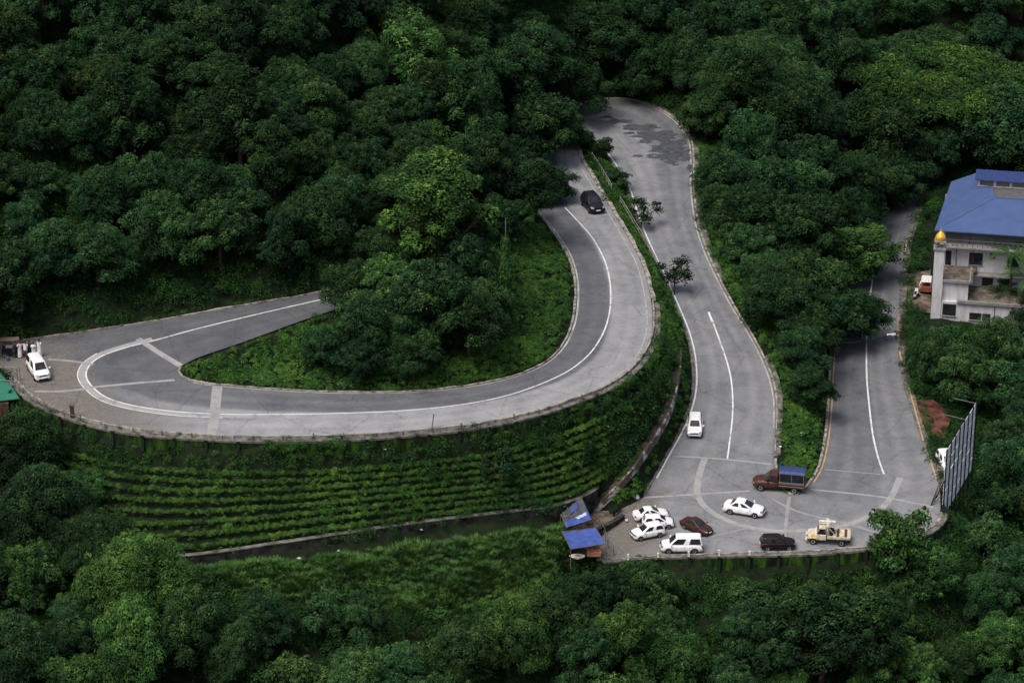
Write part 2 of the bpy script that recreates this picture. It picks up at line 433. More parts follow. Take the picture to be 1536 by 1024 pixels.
# where the centre line runs (0 inner .. 1 outer) and tints for inner lane / outer lane / outer shoulder, by station
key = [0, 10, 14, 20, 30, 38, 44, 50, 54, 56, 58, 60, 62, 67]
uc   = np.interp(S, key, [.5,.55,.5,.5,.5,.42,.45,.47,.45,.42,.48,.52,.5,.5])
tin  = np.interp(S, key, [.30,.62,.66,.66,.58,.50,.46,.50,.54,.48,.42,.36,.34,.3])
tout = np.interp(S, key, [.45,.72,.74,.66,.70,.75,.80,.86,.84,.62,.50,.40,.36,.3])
gravel = np.interp(S, [0, 53.5, 55, 57, 59.5, 61, 67], [0,0,.55,1,1,.0,0])
plat_g = np.interp(S, [0, 13.2, 15, 16.2, 17.5, 67], [0,0,.9,.9,0,0])
rv = []; rt = []; rg = []
for i in range(len(RA)):
    for j in range(NU+1):
        u = j/NU; p = RA[i]*(1-u)+RB[i]*u; rv.append(p)
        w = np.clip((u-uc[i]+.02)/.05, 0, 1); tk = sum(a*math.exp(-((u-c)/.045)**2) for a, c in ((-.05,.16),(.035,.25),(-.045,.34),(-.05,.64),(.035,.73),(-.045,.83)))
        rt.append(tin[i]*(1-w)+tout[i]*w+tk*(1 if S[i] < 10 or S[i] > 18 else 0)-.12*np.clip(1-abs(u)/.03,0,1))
        g = gravel[i]*np.clip((u-.50)/.1, 0, 1)+plat_g[i]*np.clip((u-.66)/.12, 0, 1)
        ed = .35*np.clip((u-.955)/.03, 0, 1)
        rg.append(min(1, g+ed))
rf = [(i*(NU+1)+j, i*(NU+1)+j+1, (i+1)*(NU+1)+j+1, (i+1)*(NU+1)+j) for i in range(len(RA)-1) for j in range(NU)]
def mat_road():
    m, nt, bs = newmat('asphalt')
    at = nt.nodes.new('ShaderNodeAttribute'); at.attribute_name = 'tint'
    ag = nt.nodes.new('ShaderNodeAttribute'); ag.attribute_name = 'gravel'
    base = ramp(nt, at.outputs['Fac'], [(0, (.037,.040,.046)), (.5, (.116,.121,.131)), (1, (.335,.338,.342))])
    n1 = noise_node(nt, .35, 6, .7); n2 = noise_node(nt, 3.0, 6, .75); n3 = noise_node(nt, 26, 3, .7)
    c = mixc(nt, 1.0, base.outputs['Color'], ramp(nt, n1.outputs['Fac'], [(.3, (.68,.69,.72)), (.5, (.98,.98,.98)), (.7, (1.2,1.19,1.16))]).outputs['Color'], 'MULTIPLY')
    c = mixc(nt, .7, c, ramp(nt, n2.outputs['Fac'], [(.35, (.82,.82,.84)), (.65, (1.12,1.12,1.1))]).outputs['Color'], 'MULTIPLY')
    c = mixc(nt, .5, c, ramp(nt, n3.outputs['Fac'], [(.3, (.7,.7,.7)), (.7, (1.25,1.25,1.25))]).outputs['Color'], 'MULTIPLY')
    gr = ramp(nt, n2.outputs['Fac'], [(.32, (.10,.095,.088)), (.5, (.145,.133,.116)), (.68, (.19,.175,.155))])
    n4 = noise_node(nt, 5, 5, .8)
    gc = mixc(nt, .35, gr.outputs['Color'], ramp(nt, n4.outputs['Fac'], [(.35, (.8,.8,.82)), (.65, (1.15,1.14,1.12))]).outputs['Color'], 'MULTIPLY')
    ma = nt.nodes.new('ShaderNodeMath'); ma.operation = 'MULTIPLY_ADD'; ma.inputs[1].default_value = 1.6; 
    mm = nt.nodes.new('ShaderNodeMath'); mm.operation = 'MULTIPLY_ADD'; mm.inputs[1].default_value = 1.2; mm.inputs[2].default_value = -.9
    lnk(nt, n2.outputs['Fac'], mm.inputs[0]); lnk(nt, ag.outputs['Fac'], ma.inputs[0]); lnk(nt, mm.outputs[0], ma.inputs[2]); ma.use_clamp = True
    c = mixc(nt, ma.outputs[0], c, gc)
    # cracks
    vo = nt.nodes.new('ShaderNodeTexVoronoi'); vo.feature = 'DISTANCE_TO_EDGE'; vo.inputs['Scale'].default_value = .16
    tc = nt.nodes.new('ShaderNodeTexCoord'); ad = nt.nodes.new('ShaderNodeVectorMath'); ad.operation = 'ADD'
    lnk(nt, tc.outputs['Object'], ad.inputs[0]); lnk(nt, n2.outputs['Color'], ad.inputs[1]); lnk(nt, ad.outputs[0], vo.inputs['Vector'])
    cr = ramp(nt, vo.outputs['Distance'], [(0, (.35,.35,.35)), (.008, (1,1,1))])
    c = mixc(nt, .8, c, cr.outputs['Color'], 'MULTIPLY')
    lnk(nt, c, bs.inputs['Base Color']); bs.inputs['Roughness'].default_value = .82; bs.inputs['Specular IOR Level'].default_value = .3
    b = nt.nodes.new('ShaderNodeBump'); b.inputs['Strength'].default_value = .15; b.inputs['Distance'].default_value = .02
    lnk(nt, n3.outputs['Fac'], b.inputs['Height']); lnk(nt, b.outputs['Normal'], bs.inputs['Normal'])
    return m
M['road'] = mat_road()
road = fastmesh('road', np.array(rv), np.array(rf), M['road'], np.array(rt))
a = road.data.attributes.new('gravel', 'FLOAT', 'POINT'); a.data.foreach_set('value', np.array(rg, dtype=np.float32))
road.data.polygons.foreach_set('use_smooth', [True]*len(rf))
tag(road, 'grey winding hairpin road', None, None, 'structure')
ROADBVH = BVHTree.FromPolygons([tuple(v) for v in rv], rf)
GROUNDBVH = None
def onroad(px, py):
    d = Vector(ray(px, py)).normalized()
    h = ROADBVH.ray_cast(Vector(CAM), d, 2000)
    return np.array(h[0]) if h[0] is not None else None
def roadz(x, y, z=300):
    h = ROADBVH.ray_cast(Vector((x, y, z)), Vector((0,0,-1)), 2000)
    return h[0].z if h[0] is not None else None
# ---------------------------------------------------------------- leaves
def leafset(C, N, D, size, asp=.5, rs=None):
    """quads: centre C, normal N, long axis D (n,3), size (n,)"""
    N = N/np.linalg.norm(N, axis=1)[:,None]
    D = D-(D*N).sum(1)[:,None]*N; D /= np.linalg.norm(D, axis=1)[:,None]+1e-9
    W = np.cross(N, D); s = size[:,None]
    V = np.stack([C-D*s*.5, C+W*s*asp*.5+D*s*.05, C+D*s*.5-N*s*.12, C-W*s*asp*.5+D*s*.05], 1)
    return V.reshape(-1,3)
def clump(c, n, r, k, size, rs, droop=.9, rough=.30):
    """leaves on a small drooping dome at c facing n"""
    n = n/np.linalg.norm(n); a = np.cross(n, [.3,.1,1.]); a /= np.linalg.norm(a)+1e-9; b = np.cross(n, a)
    th = rs.uniform(0, 2*math.pi, k); q = np.sqrt(rs.uniform(0, 1, k))
    rad_ = (np.cos(th)[:,None]*a+np.sin(th)[:,None]*b)
    C = c+rad_*(q*r)[:,None]+n*((.35-q*q*.6)*r)[:,None]+rs.normal(0, .07*r, (k,3))
    C[:,2] -= droop*.25*r*q*q
    N = n*.7+np.array([0,0,.55])+rad_*(q*.6)[:,None]+rs.normal(0, rough, (k,3))
    D = rad_+np.array([0,0,-.35*droop])+rs.normal(0, .5, (k,3))
    return C, N, D, size*rs.uniform(.65, 1.3, k)
def make_crown(R, H, seed, lobes=16, spacing=.72, per=62, leaf=.21, flat=.35, cr=.50, style='round', asp=.55):
    """returns verts, tint; crown centre at origin, horizontal radius R, vertical half height H"""
    rs = np.random.RandomState(seed); L = []
    for i in range(lobes):
        t = i*2.39996+rs.uniform(-.4,.4); zc = 1-1.75*(i+.5)/lobes
        q = math.sqrt(max(0, 1-zc*zc))*rs.uniform(.42,.95)
        if i % 4 == 3: q *= .45
        if style == 'tall': q *= .85*(.75+.5*(1-abs(zc-.25)))
        lr = rs.uniform(.18, .42)*(1.15 if q < .5 else .9)
        if style == 'umbrella':
            q = math.sqrt((i+.5)/lobes)*.86; zc = (1-q*q)*.6+rs.uniform(-.28,.16); lr = rs.uniform(.10,.24)
        L.append((np.array([math.cos(t)*q*R, math.sin(t)*q*R, zc*H*.72]), lr*R, lr*min(R, H)*(.8 if style != 'umbrella' else .7)))
    parts = []; tints = []
    for li, (c, lr, lh) in enumerate(L):
        ns = max(8, int(4*math.pi*lr*max(lr,lh)*.78/(spacing**2)))
        ltint = rs.uniform(-.12, .12)
        for j in range(ns):
            zz = 1-1.55*(j+.5)/ns; ph = j*2.39996+rs.uniform(-.3,.3); rr = math.sqrt(max(0, 1-zz*zz))
            nrm = np.array([math.cos(ph)*rr, math.sin(ph)*rr, zz]); lump = 1+rs.uniform(-.34,.16)+(rs.uniform(.05,.42) if rs.uniform() < .16 else 0)
            p = c+nrm*np.array([lr, lr, lh])*lump
            if any(k != li and (((p-c2)/np.array([r2,r2,h2]))**2).sum() < .5 for k, (c2, r2, h2) in enumerate(L)): continue
            n2 = nrm*flat+np.array([0,0,1-flat])
            kk = int(per*rs.uniform(.5, 1.3)); rc = cr*rs.uniform(.55, 1.45); cl_ = clump(p, n2, rc, kk, leaf, rs); parts.append(cl_)
            tints.append(np.clip(.36+ltint+rs.uniform(-.14,.18)+rs.normal(0, .10, kk)+.34*np.clip((cl_[0][:,2]-p[2])/rc+.1, -.6, .7), 0, 1))  # higher leaves in each clump painted lighter, lower ones darker, like top light
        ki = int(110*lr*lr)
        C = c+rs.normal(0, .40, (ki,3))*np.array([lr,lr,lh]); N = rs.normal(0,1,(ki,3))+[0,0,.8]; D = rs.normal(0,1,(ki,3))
        parts.append((C, N, D, leaf*2.0*np.ones(ki))); tints.append(np.clip(rs.normal(.12,.08,ki), 0, 1))  # inner leaves coloured dark so the gaps between clumps read as shade
    C, N, D, s = [np.concatenate([p[k] for p in parts]) for k in range(4)]
    return leafset(C, N, D, s, asp), np.repeat(np.concatenate(tints), 4), L
def quads(n): return np.arange(n*4).reshape(n, 4)
def trunk_mesh(hc, R, H, L, r0, seed):
    rs = random.Random(seed); mb = MB()
    top = Vector((rs.uniform(-.3,.3), rs.uniform(-.3,.3), hc-.1*H))
    mb.tube([(0,0,-.6),(0,0,.15),(rs.uniform(-.15,.15),rs.uniform(-.15,.15),hc*.4), tuple(top)], [r0*1.35, r0, r0*.8, r0*.5], 7)
    for c, lr, lh in L:
        st = Vector((0,0,hc*rs.uniform(.45,.75))); en = Vector((c[0], c[1], hc+c[2]))
        mid = st.lerp(en, .5)+Vector((rs.uniform(-.3,.3), rs.uniform(-.3,.3), -.25*R*.3))
        mb.tube([tuple(st), tuple(mid), tuple(en)], [r0*.42, r0*.3, r0*.14], 5)
        for q in range(2):
            e2 = en+Vector((rs.uniform(-1,1)*lr*.7, rs.uniform(-1,1)*lr*.7, rs.uniform(.1,.6)*lh)); mb.tube([tuple(mid), tuple(en.lerp(e2,.5)), tuple(e2)], [r0*.2, r0*.12, r0*.05], 4)
    return mb
PROTO = {}
def proto(key, R, H, hc, seed, r0=.22, **kw):
    V, t, L = make_crown(R, H, seed, **kw)
    V = V+np.array([0,0,hc])
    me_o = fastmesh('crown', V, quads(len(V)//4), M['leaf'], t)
    PROTO[(key, 'crown')] = me_o.data; bpy.data.objects.remove(me_o)
    mb = trunk_mesh(hc, R, H, L, r0, seed); o = mb.build('trunk', M['bark']); PROTO[(key,'trunk')] = o.data; bpy.data.objects.remove(o)
    PROTO[(key,'dim')] = (R, H, hc)
# key, radius, half height, crown centre height
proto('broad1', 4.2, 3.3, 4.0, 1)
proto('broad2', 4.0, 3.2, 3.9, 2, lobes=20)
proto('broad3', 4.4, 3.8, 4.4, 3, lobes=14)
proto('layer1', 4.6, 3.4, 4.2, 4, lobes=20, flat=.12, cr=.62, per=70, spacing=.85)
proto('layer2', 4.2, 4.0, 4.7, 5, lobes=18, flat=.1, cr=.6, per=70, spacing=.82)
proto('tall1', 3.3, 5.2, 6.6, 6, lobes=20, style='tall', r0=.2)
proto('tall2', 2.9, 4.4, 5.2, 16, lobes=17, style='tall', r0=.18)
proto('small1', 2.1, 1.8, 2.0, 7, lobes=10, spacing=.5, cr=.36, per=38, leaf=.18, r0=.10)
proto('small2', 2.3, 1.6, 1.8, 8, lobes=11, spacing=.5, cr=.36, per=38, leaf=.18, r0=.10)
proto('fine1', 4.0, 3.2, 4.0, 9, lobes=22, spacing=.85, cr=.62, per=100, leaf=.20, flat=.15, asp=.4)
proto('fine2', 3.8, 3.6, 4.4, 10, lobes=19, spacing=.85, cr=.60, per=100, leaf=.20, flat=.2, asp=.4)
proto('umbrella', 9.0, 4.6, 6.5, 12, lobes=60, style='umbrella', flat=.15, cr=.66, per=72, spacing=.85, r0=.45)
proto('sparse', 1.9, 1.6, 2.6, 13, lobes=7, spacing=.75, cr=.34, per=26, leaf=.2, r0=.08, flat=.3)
def tree(key, mk, x, y, z, sc, rz, label, group=None, name='forest_tree', sz=1.0, cat='tree'):
    t = empty(name, (x, y, z), rz, label, cat, group); q_ = rnd.uniform(.86,1.16); t.scale = (sc*q_, sc/q_, sc*sz); t.rotation_euler = (rnd.uniform(-.07,.07), rnd.uniform(-.07,.07), rz)
    for part in ('crown', 'trunk'):
        o = bpy.data.objects.new(part, PROTO[(key, part)]); col.objects.link(o); o.parent = t
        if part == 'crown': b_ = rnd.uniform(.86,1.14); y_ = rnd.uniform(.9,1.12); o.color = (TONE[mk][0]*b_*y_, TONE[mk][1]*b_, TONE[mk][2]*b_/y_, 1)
    return t
# --- what the photograph shows clear of trees (used to keep crowns off the roads, walls and house)
CLEAR = [
 [(0,545),(25,502),(120,500),(250,480),(400,453),(505,436),(500,455),(430,482),(300,535),(270,560),(400,588),(560,594),(700,584),(800,557),(850,510),(864,450),(850,380),(828,345),(858,312),(862,290),(848,232),(875,235),(940,340),(975,420),(982,500),(940,575),(860,605),(700,650),(500,660),(300,660),(150,640),(60,615),(0,570)],
 [(105,632),(300,655),(520,655),(700,645),(860,605),(940,575),(980,500),(1015,530),(1010,580),(985,640),(900,740),(845,770),(600,800),(400,825),(270,842),(215,800),(165,730)],
 [(885,195),(935,155),(975,157),(1012,178),(1036,210),(1042,320),(1060,375),(1100,455),(1135,515),(1155,560),(1168,640),(1165,740),(960,760),(1005,690),(1040,600),(1030,500),(1000,430),(945,310)],
 [(835,755),(870,745),(960,740),(1010,690),(1160,560),(1168,640),(1245,640),(1247,545),(1285,530),(1305,440),(1350,440),(1350,560),(1403,700),(1410,760),(1340,790),(1300,822),(1290,868),(1030,872),(1030,838),(930,840),(905,835),(870,838),(835,835)],
 [(760,350),(850,400),(862,460),(845,520),(800,550),(700,582),(500,592),(330,575),(275,556),(420,490),(440,510),(420,560),(640,565),(740,560),(770,520)],
 [(1392,255),(1536,255),(1536,350),(1490,370),(1500,440),(1480,492),(1395,490),(1350,540),(1352,420),(1390,345)],
 [(1395,605),(1462,605),(1462,740),(1410,785)],
 [(255,840),(600,800),(840,772),(850,850),(800,900),(640,915),(480,880),(340,870)],
 [(0,548),(40,560),(40,610),(0,635)],[(1030,862),(1060,862),(1065,912),(1030,912)],
]
MW, MH, MS = 1536//6, 1024//6+1, 6
cm = np.zeros((MH, MW), bool)
yy_, xx_ = np.mgrid[0:MH, 0:MW]; cxx = (xx_+.5)*MS; cyy = (yy_+.5)*MS
def inpoly(px, py, poly):
    ins = np.zeros(np.shape(px), bool); n = len(poly)
    for i in range(n):
        x1, y1 = poly[i]; x2, y2 = poly[(i+1)%n]
        c = ((y1 > py) != (y2 > py)) & (px < (x2-x1)*(py-y1)/((y2-y1) if y2 != y1 else 1e-9)+x1)
        ins ^= c
    return ins
for pl in CLEAR: cm |= inpoly(cxx, cyy, pl)
def covers(px, py, rx, ry):
    m = ((cxx-px)/rx)**2+((cyy-py)/ry)**2 < .80
    return (cm & m).sum()/max(1, m.sum()) if m.any() else 0
TREES = []          # (x,y,r)
def place(px, py, rpx, key, mk, label, group=None, sz=1.0, name='forest_tree', rot=None):
    R, H, hc = PROTO[(key,'dim')]
    sc = 1.0
    for _ in range(3):
        g = hit(px, py, hc*sc*sz); dist = np.linalg.norm(g+np.array([0,0,hc*sc*sz])-CAM); sc = rpx*dist/FPX/R
    z = float(tz(g[0], g[1])); TREES.append((g[0], g[1], R*sc))
    return tree(key, mk, g[0], g[1], z-.1, sc, rnd.uniform(0, 6.28) if rot is None else rot, label, group, name, sz)
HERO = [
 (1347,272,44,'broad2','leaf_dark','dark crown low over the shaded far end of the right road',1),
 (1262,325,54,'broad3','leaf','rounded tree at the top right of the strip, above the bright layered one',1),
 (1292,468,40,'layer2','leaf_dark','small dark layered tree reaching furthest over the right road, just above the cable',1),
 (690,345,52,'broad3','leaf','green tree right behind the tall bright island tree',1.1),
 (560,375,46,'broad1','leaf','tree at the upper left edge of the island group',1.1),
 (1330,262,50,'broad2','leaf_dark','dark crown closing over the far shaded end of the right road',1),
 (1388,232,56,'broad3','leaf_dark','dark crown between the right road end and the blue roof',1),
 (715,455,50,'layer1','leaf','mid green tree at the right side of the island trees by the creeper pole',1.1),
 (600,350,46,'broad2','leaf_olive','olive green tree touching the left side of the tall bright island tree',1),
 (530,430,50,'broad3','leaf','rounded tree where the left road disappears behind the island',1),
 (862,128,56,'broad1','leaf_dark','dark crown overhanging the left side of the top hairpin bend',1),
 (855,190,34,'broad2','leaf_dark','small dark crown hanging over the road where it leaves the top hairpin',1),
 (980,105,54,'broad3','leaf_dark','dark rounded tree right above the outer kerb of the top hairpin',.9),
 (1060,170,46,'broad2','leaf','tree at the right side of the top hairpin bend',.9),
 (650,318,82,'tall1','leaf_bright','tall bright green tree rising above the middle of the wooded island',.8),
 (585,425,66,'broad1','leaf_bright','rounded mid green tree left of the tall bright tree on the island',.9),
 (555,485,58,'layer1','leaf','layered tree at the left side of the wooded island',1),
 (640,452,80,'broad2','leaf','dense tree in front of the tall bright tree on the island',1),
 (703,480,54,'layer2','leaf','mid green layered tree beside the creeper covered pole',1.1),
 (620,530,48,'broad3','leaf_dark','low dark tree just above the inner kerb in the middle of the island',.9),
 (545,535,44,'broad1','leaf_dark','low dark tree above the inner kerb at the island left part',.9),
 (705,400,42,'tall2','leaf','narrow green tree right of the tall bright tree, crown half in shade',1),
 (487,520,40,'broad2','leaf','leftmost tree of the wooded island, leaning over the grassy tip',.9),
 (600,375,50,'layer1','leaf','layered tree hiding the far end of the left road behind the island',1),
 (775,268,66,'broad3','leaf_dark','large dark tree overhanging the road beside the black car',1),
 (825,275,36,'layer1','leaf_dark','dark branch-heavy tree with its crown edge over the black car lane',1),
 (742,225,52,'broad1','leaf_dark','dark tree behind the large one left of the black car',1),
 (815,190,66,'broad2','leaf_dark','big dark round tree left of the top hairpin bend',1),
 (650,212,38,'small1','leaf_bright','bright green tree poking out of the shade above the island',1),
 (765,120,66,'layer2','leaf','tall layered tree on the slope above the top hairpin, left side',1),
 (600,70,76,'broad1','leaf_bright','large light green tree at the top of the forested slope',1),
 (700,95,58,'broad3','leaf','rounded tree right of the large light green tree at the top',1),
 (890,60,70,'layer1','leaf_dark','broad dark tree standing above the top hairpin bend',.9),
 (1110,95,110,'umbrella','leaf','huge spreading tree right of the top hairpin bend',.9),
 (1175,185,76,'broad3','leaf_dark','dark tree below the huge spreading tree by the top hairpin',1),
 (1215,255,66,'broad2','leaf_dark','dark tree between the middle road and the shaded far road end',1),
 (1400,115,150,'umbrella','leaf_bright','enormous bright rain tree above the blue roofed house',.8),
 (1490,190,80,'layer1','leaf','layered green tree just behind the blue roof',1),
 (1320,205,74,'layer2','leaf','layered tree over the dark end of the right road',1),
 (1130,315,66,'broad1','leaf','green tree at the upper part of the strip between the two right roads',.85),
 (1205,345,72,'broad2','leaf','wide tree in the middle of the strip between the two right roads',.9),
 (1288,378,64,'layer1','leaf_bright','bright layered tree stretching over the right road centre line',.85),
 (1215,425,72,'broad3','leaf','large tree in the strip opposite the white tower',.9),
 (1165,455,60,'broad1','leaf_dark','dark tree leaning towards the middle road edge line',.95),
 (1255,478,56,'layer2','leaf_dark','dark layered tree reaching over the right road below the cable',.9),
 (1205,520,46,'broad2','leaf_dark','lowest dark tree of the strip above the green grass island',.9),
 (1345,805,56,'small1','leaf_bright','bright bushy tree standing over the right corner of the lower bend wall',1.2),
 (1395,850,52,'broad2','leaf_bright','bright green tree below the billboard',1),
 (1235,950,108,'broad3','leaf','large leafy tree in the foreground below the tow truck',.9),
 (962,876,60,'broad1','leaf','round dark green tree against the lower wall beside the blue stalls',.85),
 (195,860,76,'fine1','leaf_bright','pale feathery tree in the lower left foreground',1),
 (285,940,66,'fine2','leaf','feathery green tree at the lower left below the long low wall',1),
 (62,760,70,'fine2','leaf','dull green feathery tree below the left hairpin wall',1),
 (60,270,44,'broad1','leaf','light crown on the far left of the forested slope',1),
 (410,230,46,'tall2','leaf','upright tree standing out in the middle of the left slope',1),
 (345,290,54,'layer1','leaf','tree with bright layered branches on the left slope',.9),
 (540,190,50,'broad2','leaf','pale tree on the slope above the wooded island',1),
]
for h in HERO:
    t_ = place(h[0], h[1], h[2], h[3], h[4], h[5], None, h[6])
    if 'tall bright green' in h[5]: [setattr(c_, 'color', (1.75, 1.62, 1.05, 1)) for c_ in t_.children if c_.name.startswith('crown')]
# divider and terrace trees
place(962,312,25,'sparse','leaf_dark','small dark tree over the fence on the road divider, above the first bend',None,1,'roadside_tree')
place(1012,408,29,'sparse','leaf_dark','small sparse tree leaning over the middle road from the divider',None,1,'roadside_tree')
place(902,222,22,'small1','leaf_dark','bush sized tree at the top of the road divider',None,1,'roadside_tree')
place(924,268,24,'small2','leaf','leafy bush on the divider beside the black car',None,.9,'roadside_bush')
place(752,700,33,'sparse','leaf_dark','dark drooping small tree growing out of the terraces',None,1.1,'terrace_tree')
place(866,672,30,'small1','leaf_dark','grey green bush growing on the right part of the terraces',None,.9,'terrace_bush')
# the forest
REG = [ # name test(x,y), spacing, crown px radius range, keys, mats, label, group
 ('left slope', lambda x,y: x < -2-(max(0,y-30))*.0 and y > -14 and x < 8, 4.9, (2.7,4.3), ['broad1','broad2','broad3','layer1','layer2','tall2'], ['leaf','leaf_dark','leaf_blue','leaf_olive','leaf_dark'], 'dull green tree in the dense forest on the slope above the left road', 'forest trees on the left slope'),
 ('far right', lambda x,y: y > 28, 7.0, (3.6,5.2), ['broad1','broad3','layer1','layer2','broad2'], ['leaf','leaf_dark','leaf_blue','leaf'], 'large forest tree on the shaded slope behind the top hairpin and the house', 'forest trees behind the roads'),
 ('strip', lambda x,y: 8 < x < 50 and -6 < y <= 40 and x < 38, 5.2, (2.2,3.4), ['broad1','broad2','layer1'], ['leaf','leaf_dark'], 'tree among others in the strip between the two right roads', 'trees between the right roads'),
 ('right side', lambda x,y: x >= 38 and y <= 28, 5.5, (2.6,4.3), ['broad1','layer1','broad3','layer2','small2'], ['leaf','leaf_dark','leaf'], 'leafy tree in the wood on the far right beside the billboard and the house', 'trees of the right hand wood'),
 ('island', lambda x,y: -40 < x < 10 and -24 < y <= 14, 5.0, (2.2,3.2), ['broad1','broad2','layer1'], ['leaf_dark','leaf'], 'dark tree among others on the wooded island', 'trees of the wooded island'),
 ('bottom left', lambda x,y: x < -20, 5.2, (2.8,4.3), ['fine1','fine2','broad2','layer2'], ['leaf','leaf_bright','leaf_olive'], 'tree in the lower left wood below the left hairpin', 'trees of the lower left wood'),
 ('bottom', lambda x,y: True, 5.1, (2.4,4.3), ['broad1','layer1','broad3','fine2','small2','layer2'], ['leaf','leaf_olive','leaf_bright','leaf_dark','leaf_bright'], 'leafy tree in the foreground wood below the walls', 'trees of the foreground wood'),
]
vis = Vector
cand = []
for iy in range(0, 200):
    for ix in range(0, 140):
        x = -75+ix*1.15+rnd.uniform(-.5,.5); y = -75+iy*1.0+rnd.uniform(-.45,.45)
        cand.append((x, y))
rnd.shuffle(cand)
cnt = {}
def isleft(x, y): return x < -2 and y > -12+ (x+50)*.30 if x > -50 else y > -12
for x, y in cand:
    if x < 0 and isleft(x, y) : reg = REG[0]
    elif 8 < x < 38 and -6 < y <= 40 and not (y > 28 and x > 60): reg = REG[2]
    elif y > 28 and x > -2: reg = REG[1]
    elif x >= 38: reg = REG[3] if y > -30 else REG[6]
    elif -40 < x < 10 and -24 < y: reg = REG[4]
    elif x < -20: reg = REG[5]
    else: reg = REG[6]
    z = float(tz(x, y))
    iy_ = int((y-Y0)/GS); ix_ = int((x-X0)/GS)
    if roadmask[max(0,iy_-2):iy_+3, max(0,ix_-2):ix_+3].any(): continue
    R = rnd.uniform(*reg[3]); sp = reg[2]
    if any((x-a)**2+(y-b)**2 < (sp*.5+min(r,5)*.38)**2 if True else 0 for a, b, r in TREES): continue
    key = rnd.choice(reg[4]); Rp, H, hc = PROTO[(key,'dim')]; sc = R/Rp
    px, py = proj((x, y, z+hc*sc)); dist = np.linalg.norm(np.array([x,y,z])-CAM); rp = R*FPX/dist; hp = H*sc*FPX/dist
    if px < -90 or px > 1626 or py < -110 or py > 1024+90: continue
    if covers(px, py, rp*1.02, max(rp*.55, hp*1.0)) > .015: continue
    TREES.append((x, y, R)); cnt[reg[0]] = cnt.get(reg[0], 0)+1
    mk = rnd.choice(reg[5])
    tree(key, mk, x, y, z-.1, sc, rnd.uniform(0, 6.28), reg[6], reg[7], {'f':'feathery_tree','s':'shrub_tree','t':'tall_tree','l':'layered_tree'}.get(key[0],'broadleaf_tree'), rnd.uniform(.85, 1.15))
print('TREES', len(TREES), cnt)

# ---------------------------------------------------------------- undergrowth (uncountable): one object per kind
def proto_clump(kind, seed):
    rs = np.random.RandomState(seed); parts = []; tt = []
    if kind == 'shrub':
        for j in range(9):
            t = rs.uniform(0, 6.28); q = rs.uniform(0, .55)
            c = np.array([math.cos(t)*q, math.sin(t)*q, .22+.35*(1-q)+rs.uniform(-.08,.1)])
            n = np.array([math.cos(t)*q, math.sin(t)*q, .8]); k = 13
            parts.append(clump(c, n, .34, k, .24, rs)); tt.append(np.clip(rs.uniform(.25,.7)+rs.normal(0,.14,k),0,1))
    elif kind == 'bush':
        for j in range(13):
            t = rs.uniform(0, 6.28); q = rs.uniform(0, .75)
            c = np.array([math.cos(t)*q, math.sin(t)*q, .15+.55*(1-q*.8)+rs.uniform(-.12,.15)])
            k = 15; parts.append(clump(c, np.array([math.cos(t)*q, math.sin(t)*q, .9]), .30, k, .135, rs)); tt.append(np.clip(rs.uniform(.2,.75)+rs.normal(0,.14,k),0,1))
    elif kind == 'creeper':
        k = 60
        C = np.stack([rs.normal(0,.42,k), rs.normal(0,.42,k), rs.uniform(.02,.22,k)],1)
        parts.append((C, rs.normal(0,.5,(k,3))+[0,-.2,1], rs.normal(0,1,(k,3)), rs.uniform(.20,.36,k))); tt.append(np.clip(rs.normal(.48,.2,k),0,1))
    elif kind == 'grass':
        k = 70; t = rs.uniform(0,6.28,k); q = rs.uniform(0,.35,k)
        lean = np.stack([np.cos(t), np.sin(t), 0*t],1)
        C = lean*q[:,None]*1.5+np.array([0,0,.45])+rs.normal(0,.1,(k,3)); D = lean*.55+np.array([0,0,1.0])+rs.normal(0,.15,(k,3)); N = np.cross(D, np.stack([-np.sin(t),np.cos(t),0*t],1))
        parts.append((C, N, D, rs.uniform(.8,1.4,k))); tt.append(np.clip(rs.normal(.5,.18,k),0,1))
    C, N, D, s = [np.concatenate([p[i] for p in parts]) for i in range(4)]
    return leafset(C, N, D, s, (.5 if kind != 'grass' else .075)), np.repeat(np.concatenate(tt),4)
def scatter_cover(name, label, pts, sc, kind, mat, seed, tvar=.18, nvar=5):
    protos = [proto_clump(kind, seed+i) for i in range(nvar)]
    rs = np.random.RandomState(seed); n = len(pts)
    vi = rs.randint(0, nvar, n); Vs = []; Ts = []
    big = np.sin(pts[:,0]*.55+1)*np.sin(pts[:,1]*.6)*.12+np.sin(pts[:,0]*1.7)*np.sin(pts[:,1]*1.5+2)*.08
    for v in range(nvar):
        m = vi == v; pv = pts[m]; k = len(pv)
        if not k: continue
        V, T = protos[v]; a = rs.uniform(0,6.28,k); s = sc[m]*rs.uniform(.75,1.3,k)
        ca, sa = np.cos(a)*s, np.sin(a)*s
        X = V[None,:,0]*ca[:,None]-V[None,:,1]*sa[:,None]+pv[:,0:1]
        Y = V[None,:,0]*sa[:,None]+V[None,:,1]*ca[:,None]+pv[:,1:2]
        Z = V[None,:,2]*s[:,None]+pv[:,2:3]
        Vs.append(np.stack([X,Y,Z],-1).reshape(-1,3))
        Ts.append(np.clip(T[None,:]+(big[m]+rs.normal(0,tvar*.5,k))[:,None],0,1).ravel())
    V = np.concatenate(Vs); T = np.concatenate(Ts)
    o = fastmesh(name, V, quads(len(V)//4), mat, T); tag(o, label, name.replace('_',' '), None, 'stuff'); return o
